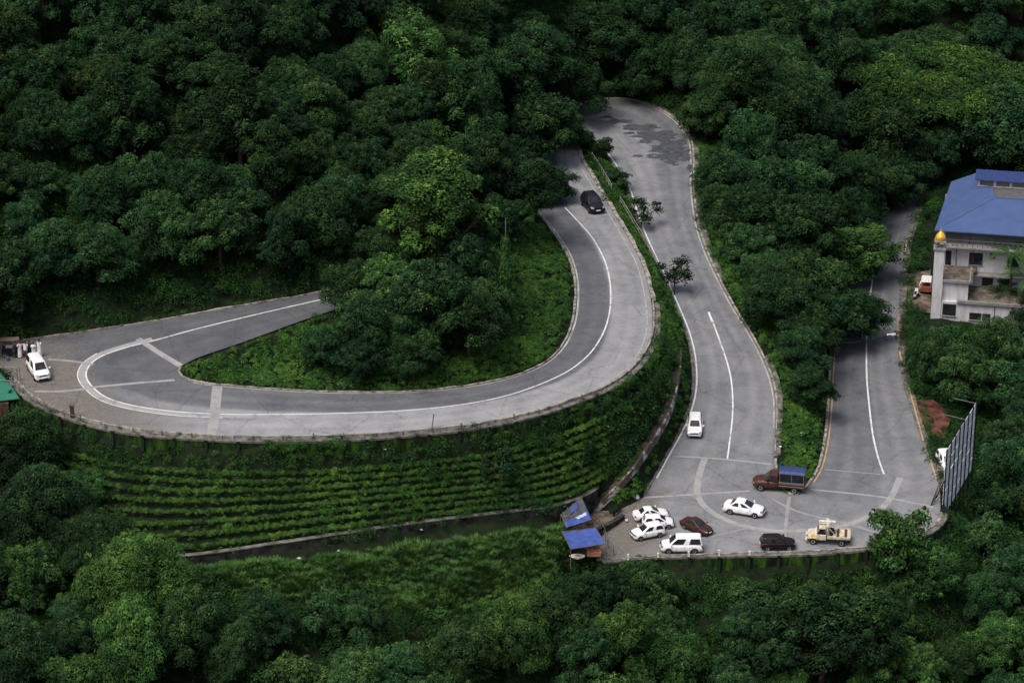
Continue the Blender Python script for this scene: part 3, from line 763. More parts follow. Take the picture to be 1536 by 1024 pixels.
# visible ground points, sampled in world space
def ground_pts(dens, x0, x1, y0, y1, test, rs):
    n = int(1.8*dens*(x1-x0)*(y1-y0)); x = rs.uniform(x0,x1,n); y = rs.uniform(y0,y1,n); z = tz(x,y)
    ix = ((x-X0)/GS+.5).astype(int); iy = ((y-Y0)/GS+.5).astype(int)
    gr_ = np.hypot((tz(x+.5,y)-z)/.5, (tz(x,y+.5)-z)/.5)
    m = ~roadmask[iy, ix] & (rs.uniform(0,1,n) < np.sqrt(1+gr_**2)/1.8)
    x, y, z = x[m], y[m], z[m]; pp = np.stack([x,y,z],1); px, py = proj(pp)
    m = (px > -40)&(px < 1576)&(py > -40)&(py < 1064)&test(px, py, x, y)
    return pp[m]
rs = np.random.RandomState(5)
BR = [[(750,300),(870,380),(872,470),(850,520),(800,560),(700,592),(400,592),(262,562),(420,480),(560,500),(700,540)],   # island banks
      [(1140,540),(1250,540),(1245,640),(1210,745),(1160,700)],                                                       # grass island
      [(870,200),(905,200),(1010,440),(1045,560),(1040,620),(940,760),(905,745),(985,640),(1012,560),(985,500),(980,430),(930,330)],  # divider
      [(1045,215),(1060,215),(1100,260),(1200,400),(1180,560),(1150,560),(1060,380)]]
def brt(px, py, x, y):
    m = np.zeros(len(px), bool)
    for b in BR: m |= inpoly(px, py, b)
    return m
def grs(px, py, x, y): return inpoly(px, py, [(255,862),(520,838),(850,792),(850,850),(800,900),(640,935),(480,900),(340,905)])
def terr(px, py, x, y):
    ix = ((x-X0)/GS+.5).astype(int); iy = ((y-Y0)/GS+.5).astype(int); return ~np.isnan(terr_t[iy, ix])
stall = lambda px, py: inpoly(px, py, [(830,755),(880,745),(930,765),(905,840),(840,840)])
p1 = ground_pts(5.0, -62, 62, -60, 80, lambda px,py,x,y: brt(px,py,x,y)&~stall(px,py), rs)
scatter_cover('low_shrubs', 'bright low shrubs and weeds covering the banks beside the roads', p1, np.full(len(p1), .62), 'shrub', M['leaf_shrub'], 31)
TR = np.array(TREES)
TC = TR.copy()
def open_sky(P_, keep):
    """leave out most of the plants that other crowns hide completely"""
    hid = np.zeros(len(P_), bool)
    cz = tz(TR[:,0], TR[:,1])+TR[:,2]*.95; Cc = np.stack([TR[:,0], TR[:,1], cz], 1)
    for a0 in range(0, len(P_), 1500):
        q = P_[a0:a0+1500]+np.array([0,0,.4]); d = q-CAM; ln = np.linalg.norm(d, axis=1)[:,None]; d = d/ln
        w = Cc[None]-q[:,None]; t = -(w*d[:,None]).sum(2); off = w+d[:,None]*t[...,None]; dist = np.linalg.norm(off, axis=2)
        hid[a0:a0+1500] = ((t > -.2) & (dist < TR[None,:,2]*.62)).any(1)
    return ~hid | (np.random.RandomState(2).uniform(0,1,len(P_)) < keep)
YARD = [(1385,330),(1540,330),(1540,490),(1385,495),(1383,465),(1361,463),(1362,415),(1385,405)]; YARD2 = [(1372,596),(1404,598),(1425,625),(1415,668),(1398,662),(1380,630)]
def drainm(px, py): return inpoly(px, py, [(1004,520),(1020,525),(1014,572),(995,632),(960,690),(915,745),(880,775),(872,765),(912,728),(950,680),(985,625),(1001,575)])
p2 = ground_pts(1.6, -62, 62, -66, 110, lambda px,py,x,y: ~brt(px,py,x,y)&~terr(px,py,x,y)&~stall(px,py)&~grs(px,py,x,y)&~inpoly(px,py,YARD)&~inpoly(px,py,YARD2)&~drainm(px,py)&~inpoly(px,py,[(250,835),(520,815),(850,765),(850,790),(520,838),(255,860)])&~inpoly(px,py,[(1005,830),(1300,822),(1296,866),(1010,872)]), rs)
p2 = p2[open_sky(p2, .12)]; open('/tmp/dbg.txt','w').write(str((len(p2), len(TREES), cnt)))
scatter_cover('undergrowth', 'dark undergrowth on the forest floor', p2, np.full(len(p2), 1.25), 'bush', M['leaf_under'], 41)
p3 = ground_pts(9.0, -50, 12, -60, -20, grs, rs)
scatter_cover('tall_grass', 'tall arching grass on the slope below the long low wall', p3, np.full(len(p3), .68)*(1+.35*np.sin(p3[:,0]*.8)*np.sin(p3[:,1]*1.1)), 'grass', M['grass'], 51)
p4 = ground_pts(1.0, -50, 12, -60, -20, grs, rs); p4 = p4[np.sin(p4[:,0]*.5+1)+np.sin(p4[:,1]*.7+p4[:,0]*.2) > -.7]
scatter_cover('slope_shrubs', 'leafy shrubs growing among the tall grass below the long low wall', p4, np.full(len(p4), 1.0), 'bush', M['leaf_shrub'], 52)
# creepers on the terraces: dense along each lip, thinner between
cp = []; cps = []
for k in range(NT):
    r_ = np.random.RandomState(k); L = resample(LIPS[k], .12); u_ = r_.uniform(0,1,len(L)); L = L[(u_ < .9)]; L = L+r_.normal(0, 1, L.shape)*[.10,.11,.06]+[0,0,.02]; cp.append(L); cps.append(r_.uniform(.28,.47,len(L)))
    L = resample(LIPS[k], .20); f = r_.uniform(.1,1.0,(len(L),1)); L = L+np.array([0,-.75,-.62])*f+r_.normal(0,.06,L.shape); L = L[r_.uniform(0,1,len(L)) < .30]; cp.append(L); cps.append(r_.uniform(.22,.42,len(L)))
    L = resample(LIPS[k], 1.6); L = L[r_.uniform(0,1,len(L)) < .12]; cp.append(L); cps.append(r_.uniform(.6,1.0,len(L)))
lips_ = np.concatenate(cp[0::3]); lipss = np.concatenate(cps[0::3]); cp = np.concatenate(cp[1::3]+cp[2::3]); cps = np.concatenate(cps[1::3]+cps[2::3])
scatter_cover('terrace_creepers', 'green creepers trailing over the edges of the terraces', cp, cps, 'bush', M['leaf_shrub'], 61, .3)

scatter_cover('terrace_edge_creepers', 'bright creepers in rows along the terrace edges', lips_, lipss, 'bush', M['leaf_lip'], 66, .3)
# fringe of weeds spilling over the kerbs
fr = []; r_ = np.random.RandomState(8)
def fringe(E, O, i0, i1, n, d0, d1):
    e = resample(outset(E[i0:i1].copy(), O[i0:i1].copy(), (d0+d1)/2), 1/n); e2 = e+r_.uniform(-(d1-d0)/2,(d1-d0)/2,(len(e),1))*np.array([1,1,0])
    keep = (np.sin(e[:,0]*.9)+np.sin(e[:,1]*1.3+1)+r_.uniform(-1,1,len(e))) > -.4
    e2 = e2[keep]; e2[:,2] -= .10; fr.append(e2)
k = NSUB
fringe(RA, RB, 10*k, 37*k, 4, .35, 1.3); fringe(RA, RB, 39*k, len(RA)//k*k, 4, .35, 1.3); fringe(RB, RA, 60*k, 66*k, 4, .35, 1.4); fringe(RB, RA, 17*k, 33*k, 4, .40, 1.2)
fringe(RB, RA, 0, 8*k, 4, .9, 1.6); fringe(RB, RA, 36*k, 43*k, 3, .5, 1.2); fringe(RA, RB, 4*k, 10*k, 4, .35, 1.1)
fr = np.concatenate(fr)
scatter_cover('kerbside_weeds', 'weeds spilling over the kerbs along the road edges', fr, np.full(len(fr), .42), 'bush', M['leaf_shrub'], 71, .3)
# plants hanging over the upper wall
hw = []
E = outset(UW.copy(), UWi.copy(), .95); px_, py_ = proj(E)
for i in range(len(E)-1):
    dens = 9 if 395 < px_[i] < 535 else (2.0 if math.sin(i*1.9) > .2 else .5)
    if px_[i] > 860: dens = 5
    for _ in range(r_.poisson(dens)):
        t = r_.uniform(); p = E[i]*(1-t)+E[i+1]*t; h = UH[i]; hw.append((p[0]+r_.normal(0,.1), p[1]-r_.uniform(-.1,.25), p[2]-abs(r_.normal(0,.45))*h if dens > 4 else p[2]-h*r_.uniform(.45,1.0)))
scatter_cover('hanging_creepers', 'creepers hanging down the face of the upper retaining wall', np.array(hw), np.full(len(hw), .55), 'bush', M['leaf_shrub'], 81, .3)
E = outset(RB[9*k+3:15*k+1].copy(), RA[9*k+3:15*k+1].copy(), 1.15); hw = []
for i in range(len(E)-1):
    for _ in range(r_.poisson(2)):
        t = r_.uniform(); p = E[i]*(1-t)+E[i+1]*t; hw.append((p[0], p[1]-r_.uniform(0,.8), p[2]-r_.uniform(2.5,3.2)))
scatter_cover('wall_foot_plants', 'leafy plants along the foot of the lower bend wall', np.array(hw), np.full(len(hw), .8), 'bush', M['leaf_shrub'], 91, .3)
# ---------------------------------------------------------------- road markings and kerbs
def mat_paint(name, c, wear=.45, under=(.13,.13,.135)):
    m, nt, bs = newmat(name); n = noise_node(nt, 5, 5, .75); n2 = noise_node(nt, .9, 3, .6)
    mul = nt.nodes.new('ShaderNodeMath'); mul.operation = 'ADD'; lnk(nt, n.outputs['Fac'], mul.inputs[0]); lnk(nt, n2.outputs['Fac'], mul.inputs[1])
    r = ramp(nt, mul.outputs[0], [(wear*1.6, under), (wear*1.6+.3, c)]); lnk(nt, r.outputs['Color'], bs.inputs['Base Color'])
    bs.inputs['Roughness'].default_value = .8; return m
M['white_line'] = mat_paint('white_road_paint', (.66,.66,.65), .42)
M['yellow_line'] = mat_paint('yellow_road_paint', (.42,.28,.12), .46)
M['faded_line'] = mat_paint('faded_edge_paint', (.38,.36,.31), .5)
M['band'] = mat_paint('concrete_band', (.30,.298,.29), .52, (.21,.21,.21))
M['band_faint'] = mat_paint('faint_concrete_band', (.265,.265,.26), .5, (.19,.19,.19))
M['wet'] = mat_plain('wet_patch', (.062,.066,.076), .5, var=.3, scale=2)
def road_pts(line, n=6):
    q = catmull(np.array(line, float), n); out = []
    for x, y in q:
        p = onroad(x, y)
        if p is not None: out.append(p)
    return np.array(out)
def strip(name, pts, w, mat, off=.015, parent=None, kind='structure', shift=0.0):
    if len(pts) < 2: return None
    t = np.gradient(pts, axis=0); t[:,2] = 0; t /= np.linalg.norm(t, axis=1)[:,None]+1e-9
    nn = np.stack([-t[:,1], t[:,0], 0*t[:,0]], 1); up = np.array([0,0,off])
    A = pts+nn*(shift-w/2)+up; B = pts+nn*(shift+w/2)+up; Mi = (A+B)/2
    for Q in (A, B, Mi):
        for i in range(len(Q)):
            z = roadz(Q[i,0], Q[i,1])
            if z is not None: Q[i,2] = z+off
    n = len(pts); V = list(A)+list(Mi)+list(B)
    f = [(i, i+1, n+i+1, n+i) for i in range(n-1)]+[(n+i, n+i+1, 2*n+i+1, 2*n+i) for i in range(n-1)]
    o = meshobj(name, V, f, mat, parent)
    if kind: tag(o, None, None, None, kind)
    return o
UPC = [(847,311),(868,333),(888,356),(902,380),(911,403),(916,435),(914,470),(903,503),(880,535),(840,563),(768,591),(690,607),(600,616),(500,620),(400,621.5),(335,621),(262,617),(200,608),(160,596),(137,578),(129,562),(136,546),(155,533),(190,521),(230,511),(300,492),(400,468),(470,452),(540,436),(600,415)]
strip('centre_line', road_pts(UPC), .15, M['white_line'])
HP = UPC[14:25]
strip('concrete_band', road_pts(HP), .62, M['band'], .010, shift=.40)
strip('centre_line', road_pts(HP[1:9]), .10, M['white_line'], .018, shift=.78)
strip('centre_line', road_pts([(1063,468),(1066,476),(1069,483)]), .22, M['white_line'])
strip('centre_line', road_pts([(1070,485),(1080,512),(1092,548),(1098,580),(1099,618),(1096,650),(1091,688)]), .15, M['white_line'])
strip('centre_line', road_pts([(1309,400),(1308,425),(1303,455),(1300,500),(1300,560),(1303,600),(1309,650),(1317,685),(1326,711)]), .17, M['white_line'])
strip('edge_line', road_pts([(1377,306),(1360,355),(1352,417),(1347,470),(1346,513),(1352,555),(1364,600),(1376,640),(1390,680),(1403,717)]), .17, M['yellow_line'], shift=.12)
def edge_strip(E, O, i0, i1, d, w, mat, name='edge_line'):
    q = outset(E[i0:i1].copy(), O[i0:i1].copy(), -d); return strip(name, q, w, mat, .014)
k = NSUB
edge_strip(RB, RA, 18*k, 31*k, .22, .14, M['white_line'])          # left side of middle road
edge_strip(RA, RB, 19*k, 36*k, .22, .15, M['faded_line'])          # right side of middle road
edge_strip(RA, RB, 3*k, 9*k, .22, .14, M['yellow_line'])
edge_strip(RB, RA, 38*k, 53*k, .55, .11, M['faded_line'])
edge_strip(RA, RB, 39*k, 55*k, .18, .13, M['faded_line'])
edge_strip(RA, RB, 41*k, 46*k, .18, .16, M['white_line'])
BANDS = [([(1057,687),(1049,712),(1046,738),(1055,757),(1080,775),(1115,788),(1160,796),(1220,794),(1272,786),(1312,769),(1335,748),(1350,716)], .62, 'band'),
 ([(966,746),(1045,741),(1125,736)], .28, 'band'), ([(1207,733),(1290,741),(1340,748),(1400,760)], .34, 'band'), ([(1184,745),(1180,775),(1177,806)], .34, 'band_faint'),
 ([(1010,684),(1080,688),(1157,696)], .22, 'band'), ([(1237,704),(1320,711)], .22, 'band_faint'), ([(1158,748),(1200,768),(1270,785),(1318,800)], .3, 'band_faint'),
 ([(1060,806),(1120,792)], .2, 'band_faint'),
 ([(207,508),(240,530),(275,551)], .62, 'band'), ([(138,581),(200,575),(262,570)], .36, 'band'), ([(326,580),(322,620),(318,653)], .95, 'band'), ([(72,539),(110,542),(140,547)], .4, 'band_faint'), ([(52,587),(90,587),(130,583)], .4, 'band_faint')]
for i, (L, w, mk) in enumerate(BANDS): strip('concrete_band', road_pts(L), w, M[mk], .009+.0012*i)
# wet stains on the top bend
wr = random.Random(3); wv = []; wf = []
for bx, by, rx, ry in [(985,205,30,9),(1008,222,24,8),(962,192,22,5),(930,182,20,3.5),(1000,236,30,5),(1025,229,14,6),(957,234,8,2),(1006,243,10,3.5),(1031,238,8,4),(1036,251,5,4),(975,233,5,1.5),(1013,247,5,2),(910,176,10,2.5),(945,200,9,2),(1022,215,8,5),(968,213,12,3),(990,226,16,3)]:
    c0 = onroad(bx, by)
    if c0 is None: continue
    an = [j/20*6.283 for j in range(20)]; sc_ = [1+wr.uniform(-.45,.45) for _ in an]; b0 = len(wv); wv.append((c0[0],c0[1],c0[2]+.02)); good = True
    for q_ in (.5, 1.0):
        for a_, s_ in zip(an, sc_):
            p = onroad(bx+math.cos(a_)*rx*s_*q_, by+math.sin(a_)*ry*s_*q_)
            if p is None: p = c0
            wv.append((p[0], p[1], p[2]+.02+.0008*(len(wf)//60)))
    for j in range(20):
        k2 = (j+1) % 20; wf.append((b0, b0+1+j, b0+1+k2)); wf.append((b0+1+j, b0+21+j, b0+21+k2, b0+1+k2))
tag(meshobj('wet_patch', wv, wf, M['wet']), None, None, None, 'structure')
# kerbs: real raised edges
def kerb(name, E, O, i0, i1, d0, d1, h, mat, jitter=.016, parent=None, depth=.35, seed=1):
    r = np.random.RandomState(seed)
    A = outset(E[i0:i1].copy(), O[i0:i1].copy(), d0); B = outset(E[i0:i1].copy(), O[i0:i1].copy(), d1); n = len(A)
    B += r.normal(0, jitter, B.shape)*[1,1,.4]; hz = h+r.normal(0, jitter*.5, n)
    V = [];
    for i in range(n):
        V += [(A[i,0],A[i,1],A[i,2]-depth),(A[i,0],A[i,1],A[i,2]+hz[i]),(B[i,0],B[i,1],A[i,2]+hz[i]),(B[i,0],B[i,1],A[i,2]-depth)]
    f = [(i*4+j, i*4+j+1, i*4+j+5, i*4+j+4) for i in range(n-1) for j in range(3)]+[(3,2,1,0),(n*4-4,n*4-3,n*4-2,n*4-1)]
    o = meshobj(name, V, f, mat, parent)
    if parent is None: tag(o, None, None, None, 'structure')
    return o
M['kerb'] = mat_plain('worn_kerb', (.24,.22,.19), .9, var=.6, scale=1.6, bump=.3)
M['gutter'] = mat_plain('gutter_concrete', (.125,.118,.105), .9, var=.55, scale=1.2, bump=.3)
kerb('kerb', RA, RB, 3*k, 12*k, .02, .30, .10, M['kerb'], seed=2)
kerb('kerb', RA, RB, 12*k, 17*k, .02, .30, .12, M['kerb'], seed=3)
kerb('kerb', RA, RB, 17*k, 37*k, .02, .22, .08, M['kerb'], seed=4)
kerb('gutter', RA, RB, 17*k, 23*k, .23, .80, .03, M['gutter'], seed=5)
kerb('gutter', RA, RB, 26*k, 34*k, .23, .85, -.02, M['gutter'], seed=6)
kerb('kerb', RA, RB, 39*k, 59*k, .02, .24, .10, M['kerb'], .04, seed=7)
kerb('kerb', RB, RA, 60*k, 67*k, .02, .22, .10, M['kerb'], .04, seed=8)
kerb('kerb', RB, RA, 17*k, 32*k, .02, .30, .10, M['gutter'], .04, seed=9)
kerb('gutter', RB, RA, 0*k, 9*k, .02, .8, .02, M['gutter'], .04, seed=10)
kerb('kerb', RB, RA, 36*k, 43*k+2, .02, .45, .10, M['kerb'], .05, seed=11)

# ---------------------------------------------------------------- retaining walls
def wall_strip(A, B, z0, z1):
    """thick wall between plan curves A (road side) and B (valley side)"""
    n = len(A); V = []
    for i in range(n): V += [(A[i,0],A[i,1],z1[i]),(B[i,0],B[i,1],z1[i]),(B[i,0],B[i,1],z0[i]),(A[i,0],A[i,1],z0[i])]
    f = [(i*4+j, i*4+(j+1)%4, i*4+4+(j+1)%4, i*4+4+j) for i in range(n-1) for j in range(4)]+[(0,1,2,3),(n*4-1,n*4-2,n*4-3,n*4-4)]
    return V, f
def retaining(label, E, O, H, ribstep, capw, seed, pillar=None, caph=.28, lw=.82):
    c = E[len(E)//2]; root = empty('retaining_wall', (0,0,0), 0, label, 'wall')
    a = outset(E.copy(), O.copy(), .04); b = outset(E.copy(), O.copy(), .04+capw); d = outset(E.copy(), O.copy(), .78)
    V, f = wall_strip(outset(E.copy(), O.copy(), .3), d, E[:,2]-H-.6, E[:,2]+.0); meshobj('wall_face', V, f, M['moss'], root)
    r = np.random.RandomState(seed); jit = r.normal(0, .03, len(E))
    V, f = wall_strip(a, outset(E.copy(), O.copy(), .04+capw)+r.normal(0,.02,E.shape), E[:,2]-.05, E[:,2]+caph+jit); meshobj('coping', V, f, M['kerb'], root)
    V, f = wall_strip(outset(E.copy(), O.copy(), .06+capw), outset(E.copy(), O.copy(), lw), E[:,2]-.15, E[:,2]+.04+jit*.3); meshobj('ledge', V, f, M['gutter'], root)
    seg = np.r_[0, np.cumsum(np.linalg.norm(np.diff(d, axis=0), axis=1))]
    for s in np.arange(1.0, seg[-1], ribstep):
        p = [np.interp(s, seg, d[:,q]) for q in range(3)]; p2 = [np.interp(min(s+.3,seg[-1]), seg, d[:,q]) for q in range(2)]; h = np.interp(s, seg, H)
        an = math.atan2(p2[1]-p[1], p2[0]-p[0])
        mb = MB(); mb.box(-.13,.13,-.08,.16,-h-.5,-.08, None, 0.0); mb.box(-.16,.16,-.10,.2,-.08,.02)
        o = mb.build('buttress', M['buttress'], root, bevel=.02); o.location = (p[0], p[1], p[2]); o.rotation_euler.z = an+(math.pi if math.sin(an+math.pi/2)*0+ (c[0]*0) > 0 else 0)
    return root
M['buttress'] = mat_plain('buttress_concrete', (.014,.019,.013), .95, var=.5, scale=1.5, bump=.3)
Hs = UH+0*UH
retaining('long curved mossy retaining wall holding up the upper road bend above the terraces', UW, UWi, Hs, 2.9, .17, 1)
rwf = retaining('mossy wall with dark buttresses under the outer edge of the lower bend', FE, FEi, np.full(len(FE), 3.0), 2.75, .18, 2, caph=.10, lw=.80)
# left return of the stall platform
sp = np.array([P(905,834.3,0), P(880,836,0), P(852,837,0), P(838,820,0), P(838,790,0)])
sp = resample(sp, .8); so_ = sp+np.array([0,0,0]); cc = P(880,800,0)
V_, f_ = wall_strip(sp+(cc-sp)/np.linalg.norm(cc-sp,axis=1)[:,None]*.3, sp, sp[:,2]-3.4, sp[:,2]+.05)
o = meshobj('platform_wall', V_, f_, M['moss']); tag(o, 'dark wall holding up the corner where the blue stalls stand', 'wall')
pv = [tuple(p+np.array([0,0,.02])) for p in PLAT]; pv2 = [P(905,834,.0), P(905,790,0), P(925,772,.02), P(890,752,0), P(842,768,0), P(837,790,0), P(845,837,0)]
M['dirt'] = mat_plain('packed_earth', (.125,.10,.078), .95, var=.5, scale=1.1, bump=.4)
o = meshobj('stall_platform', [(p[0],p[1],-.03) for p in pv2], [tuple(range(7))[::-1]], M['dirt']); tag(o, None, None, None, 'structure')
# long low wall under the terraces
def free_wall(name, label, L, th, h, cat, mat, capmat=None):
    L = resample(L, 1.2); t = np.gradient(L, axis=0); t[:,2]=0; t /= np.linalg.norm(t,axis=1)[:,None]
    nn = np.stack([-t[:,1], t[:,0], 0*t[:,0]],1); nn[nn[:,1] > 0] *= -1
    root = empty(name, (0,0,0), 0, label, cat)
    V, f = wall_strip(L, L+nn*th, L[:,2]-h-.5, L[:,2]+.08); meshobj('wall_face', V, f, mat, root)
    r = np.random.RandomState(4); V, f = wall_strip(L-nn*.06, L+nn*(th+.07)+r.normal(0,.015,L.shape), L[:,2]+.085, L[:,2]+.17+r.normal(0,.012,len(L))); meshobj('coping', V, f, capmat or M['concrete_dark'], root)
    return root
M['wall_dark'] = mat_plain('damp_wall', (.030,.030,.027), .95, var=.6, scale=1.0, bump=.4)
free_wall('low_wall', 'long dark low wall with a pale edge along the foot of the terraces', LWTOP, .35, 1.25, 'wall', M['wall_dark'])
free_wall('low_wall', 'short lower wall half buried in plants below the long low wall', shift_cam(LWTOP, 3.0, -2.0)[:24], .3, .8, 'wall', M['wall_dark'], M['wall_dark'])
# drain running down between terraces and middle road
M['drain'] = mat_plain('drain_brown', (.085,.065,.052), .9, var=.5, scale=1.2, bump=.5)
def mat_patch():
    m, nt, bs = newmat('peeling_plaster'); n = noise_node(nt, .8, 5, .7)
    r = ramp(nt, n.outputs['Fac'], [(.53, (.075,.055,.043)), (.57, (.38,.37,.36)), (.8, (.50,.50,.50))]); lnk(nt, r.outputs['Color'], bs.inputs['Base Color']); bs.inputs['Roughness'].default_value = .85; return m
M['plaster_patch'] = mat_patch()
DL = [(1012,525),(1010,560),(1001,600),(987,632),(965,665),(943,697),(920,725),(898,748),(882,765)]
dp = catmull(np.array(DL, float), 4); dpt = []
for x, y in dp:
    g = hit(x, y, .25); dpt.append((g[0], g[1], g[2]))
dpt = np.array(dpt)
for _ in range(6): dpt[1:-1] = .25*dpt[:-2]+.5*dpt[1:-1]+.25*dpt[2:]
root = empty('drain_channel', (0,0,0), 0, 'brown concrete drain with white patches running down between the terraces and the middle road', 'drain')
t_ = np.gradient(dpt, axis=0); t_[:,2]=0; t_ /= np.linalg.norm(t_,axis=1)[:,None]; nn_ = np.stack([-t_[:,1], t_[:,0], 0*t_[:,0]],1); nn_[nn_[:,0] < 0] *= -1
def lay(a, b, z0, z1, nm, mt, dz=0):
    V, f = wall_strip(dpt+nn_*a+[0,0,dz], dpt+nn_*b+[0,0,dz], dpt[:,2]+z0, dpt[:,2]+z1); meshobj(nm, V, f, mt, root)
lay(-.55, .55, -.6, .0, 'channel_floor', M['drain']); lay(-.85, -.56, -.8, .14, 'side_wall', M['plaster_patch']); lay(.56, .72, -.8, .10, 'side_wall', M['plaster_patch']); lay(-1.5, -.86, -.8, -.05, 'apron', M['plaster_patch'])
DRAINP = proj(dpt)

# ---------------------------------------------------------------- posts, rails and small roadside things
def pxset(name, label, cat, px, py, z=None, rz=0, group=None):
    g = onroad(px, py) if z is None else P(px, py, z)
    if g is None: g = hit(px, py)
    return empty(name, tuple(g), rz, label, cat, group)
M['white_paint'] = mat_plain('white_paint', (.62,.61,.58), .6, var=.3, scale=6)
M['rust'] = mat_plain('rust_brown', (.075,.045,.032), .85, var=.45, scale=5)
M['metal'] = mat_plain('dull_metal', (.20,.20,.20), .55, .5, .3, 4)
M['dark'] = mat_plain('dark_matter', (.018,.018,.020), .7, var=.3)
kp = None; segs = UW; cl = resample(outset(UW.copy(), UWi.copy(), .50), 2.7)
for i, p in enumerate(cl[2:]):
    if kp is None:
        mb = MB(); mb.box(-.07,.07,-.07,.07,-.1,.62,None,.015); kp = mb.build('kerb_post', M['concrete_dark'], None, bevel=.01)
        o = kp
    else: o = kp.copy(); col.objects.link(o)
    o.location = (p[0], p[1], p[2]+.02); o.rotation_euler = (rnd.uniform(-.12,.12), rnd.uniform(-.12,.12), rnd.uniform(0,1)); o.scale.z = rnd.uniform(.6,1.15)
    tag(o, 'short worn concrete kerb post along the outer edge of the upper bend', 'post', 'kerb posts of the upper bend')
wp = None; cl = resample(outset(FE.copy(), FEi.copy(), .45), 2.75)
for i, p in enumerate(cl[8:-1]):
    if wp is None:
        mb = MB(); mb.box(-.10,.10,-.10,.10,-.1,.42,None,.02); mb.ball((0,0,.43),.11,.11,.08); wp = mb.build('wall_post', M['white_paint'], None); o = wp
    else: o = wp.copy(); col.objects.link(o)
    o.location = (p[0], p[1], p[2]+.05); o.scale.z = rnd.uniform(.7,1.2)
    tag(o, 'small white topped post on the edge wall of the lower bend', 'post', 'white posts of the lower wall')
# low pipe rail on the outer kerb, two stretches
def rail(label, pts, h, mat, step=2.2, rails=(1.0,), cat='railing', name='railing', r=.035, lean=0):
    root = empty(name, (0,0,0), 0, label, cat); pts = resample(pts, .8)
    rp = resample(pts, step); mbp = None
    for p in rp:
        mb = MB(); mb.box(-.045,.045,-.045,.045,-.3,h); o = mb.build('post', mat, root); o.location = tuple(p)
    for q in rails:
        mb = MB(); mb.tube([tuple(p+np.array([0,0,h*q])) for p in pts], r, 5); mb.build('rail', mat, root)
    return root
rail('thin pipe rail on the outer kerb above the middle of the long wall', outset(UW.copy(), UWi.copy(), .62)[34:52]+[0,0,.05], .45, M['metal'], 2.4, (.95,), r=.03)
rail('thin pipe rail on the outer kerb at the left hairpin', outset(UW.copy(), UWi.copy(), .62)[60:74]+[0,0,.05], .45, M['metal'], 2.4, (.95,), r=.03)
fl = [(888,239),(903,262),(917,286)]; rail('white slatted fence at the top of the road divider beside the trees', np.array([hit(x, y, .4) for x, y in catmull(np.array(fl,float),4)]), .85, M['concrete'], 1.1, (.45,.95), 'fence', 'fence', .025)
fl = [(930,305),(948,335),(963,360),(978,385),(990,410),(1000,430)]; rail('pale pipe fence with two rails along the divider above the middle road', np.array([hit(x, y, .4) for x, y in catmull(np.array(fl,float),4)]), .85, M['concrete'], 2.0, (.5,1.0), 'fence', 'fence', .03)
fl = [(985,488),(975,508),(963,528),(948,545),(930,560)]; 
o = pxset('roadside_post', 'brown square post standing on the kerb of the left hairpin', 'post', 109, 630); mb = MB(); mb.box(-.17,.17,-.17,.17,-.1,1.45); mb.build('shaft', M['rust'], o, bevel=.02); mb = MB(); mb.box(-.21,.21,-.21,.21,1.45,1.55); mb.build('cap', M['concrete_dark'], o)
o = pxset('thin_pole', 'thin dark leaning pole on the outer edge of the upper road', 'pole', 647, 643, 11.4); mb = MB(); mb.tube([(0,0,-.2),(.25,0,1.5)], .04, 6); mb.build('shaft', M['dark'], o); mb = MB(); mb.box(-.09,.09,-.09,.09,-.2,.12); mb.build('foot', M['concrete'], o)
# creeper covered pole on the island
g = hit(757, 500, 0); root = empty('creeper_covered_pole', (g[0], g[1], float(tz(g[0],g[1]))), 0, 'thin pole wrapped in hanging creepers, standing on the green bank right of the island trees', 'pole')
mb = MB(); mb.tube([(0,0,-.3),(.1,0,9),(.1,0,12.2)], .09, 7, .04); mb.build('pole', M['metal'], root)
rs = np.random.RandomState(77); kk = 6500; zz = rs.uniform(.2, 10.2, kk); rr = (1.15-.075*zz)*np.sqrt(rs.uniform(.1,1,kk))*(1+.25*np.sin(zz*2.1)); th = rs.uniform(0,6.28,kk)
C = np.stack([rr*np.cos(th)+.1, rr*np.sin(th), zz],1); N = np.stack([np.cos(th), np.sin(th), .4+0*th],1)+rs.normal(0,.35,(kk,3)); D = np.array([0,0,-1.])+rs.normal(0,.3,(kk,3))
cr_ = fastmesh('creeper', leafset(C,N,D,rs.uniform(.16,.32,kk),.5), quads(kk), M['leaf'], np.repeat(np.clip(rs.normal(.42,.15,kk),0,1),4), root); cr_.color = (1.0,1.05,.8,1)
# overhead cable
root = empty('overhead_cable', (0,0,0), 0, 'black overhead cable with a white joint box crossing the right road', 'cable')
a_, b_ = P(1225,512,4.8), P(1396,478,1.2); pts = []
for i in range(21):
    t = i/20; p = a_*(1-t)+b_*t; p = p+np.array([0,0,-1.1*4*t*(1-t)]); pts.append(tuple(p))
MB().tube(pts, .05, 5).build('cable', M['dark'], root)
q = pts[13]; mb = MB(); mb.box(-.45,.45,-.08,.08,-.02,.16); o = mb.build('joint_box', M['white_paint'], root); o.location = q; o.rotation_euler = (0,-.12,0)
mb = MB(); mb.tube([(0,0,0),(-.1,0,-.35),(.05,0,-.5),(.15,0,-.2)], .04, 5); o = mb.build('coil', M['dark'], root); o.location = pts[12]
root = empty('utility_pole', tuple(P(1222,570,.5)), 0, 'slim dark pole among the trees holding the left end of the overhead cable', 'pole'); hz = a_[2]-.5+.3
b0 = Vector(a_)-Vector(root.location); MB().tube([(b0.x, b0.y, -1.5),(b0.x,b0.y,b0.z+.2)], .09, 8, .06).build('shaft', M['wall_dark'], root); MB().box(b0.x-.09,b0.x+.09,b0.y-.12,b0.y+.05,b0.z-.1,b0.z+.12).build('bracket', M['dark'], root)
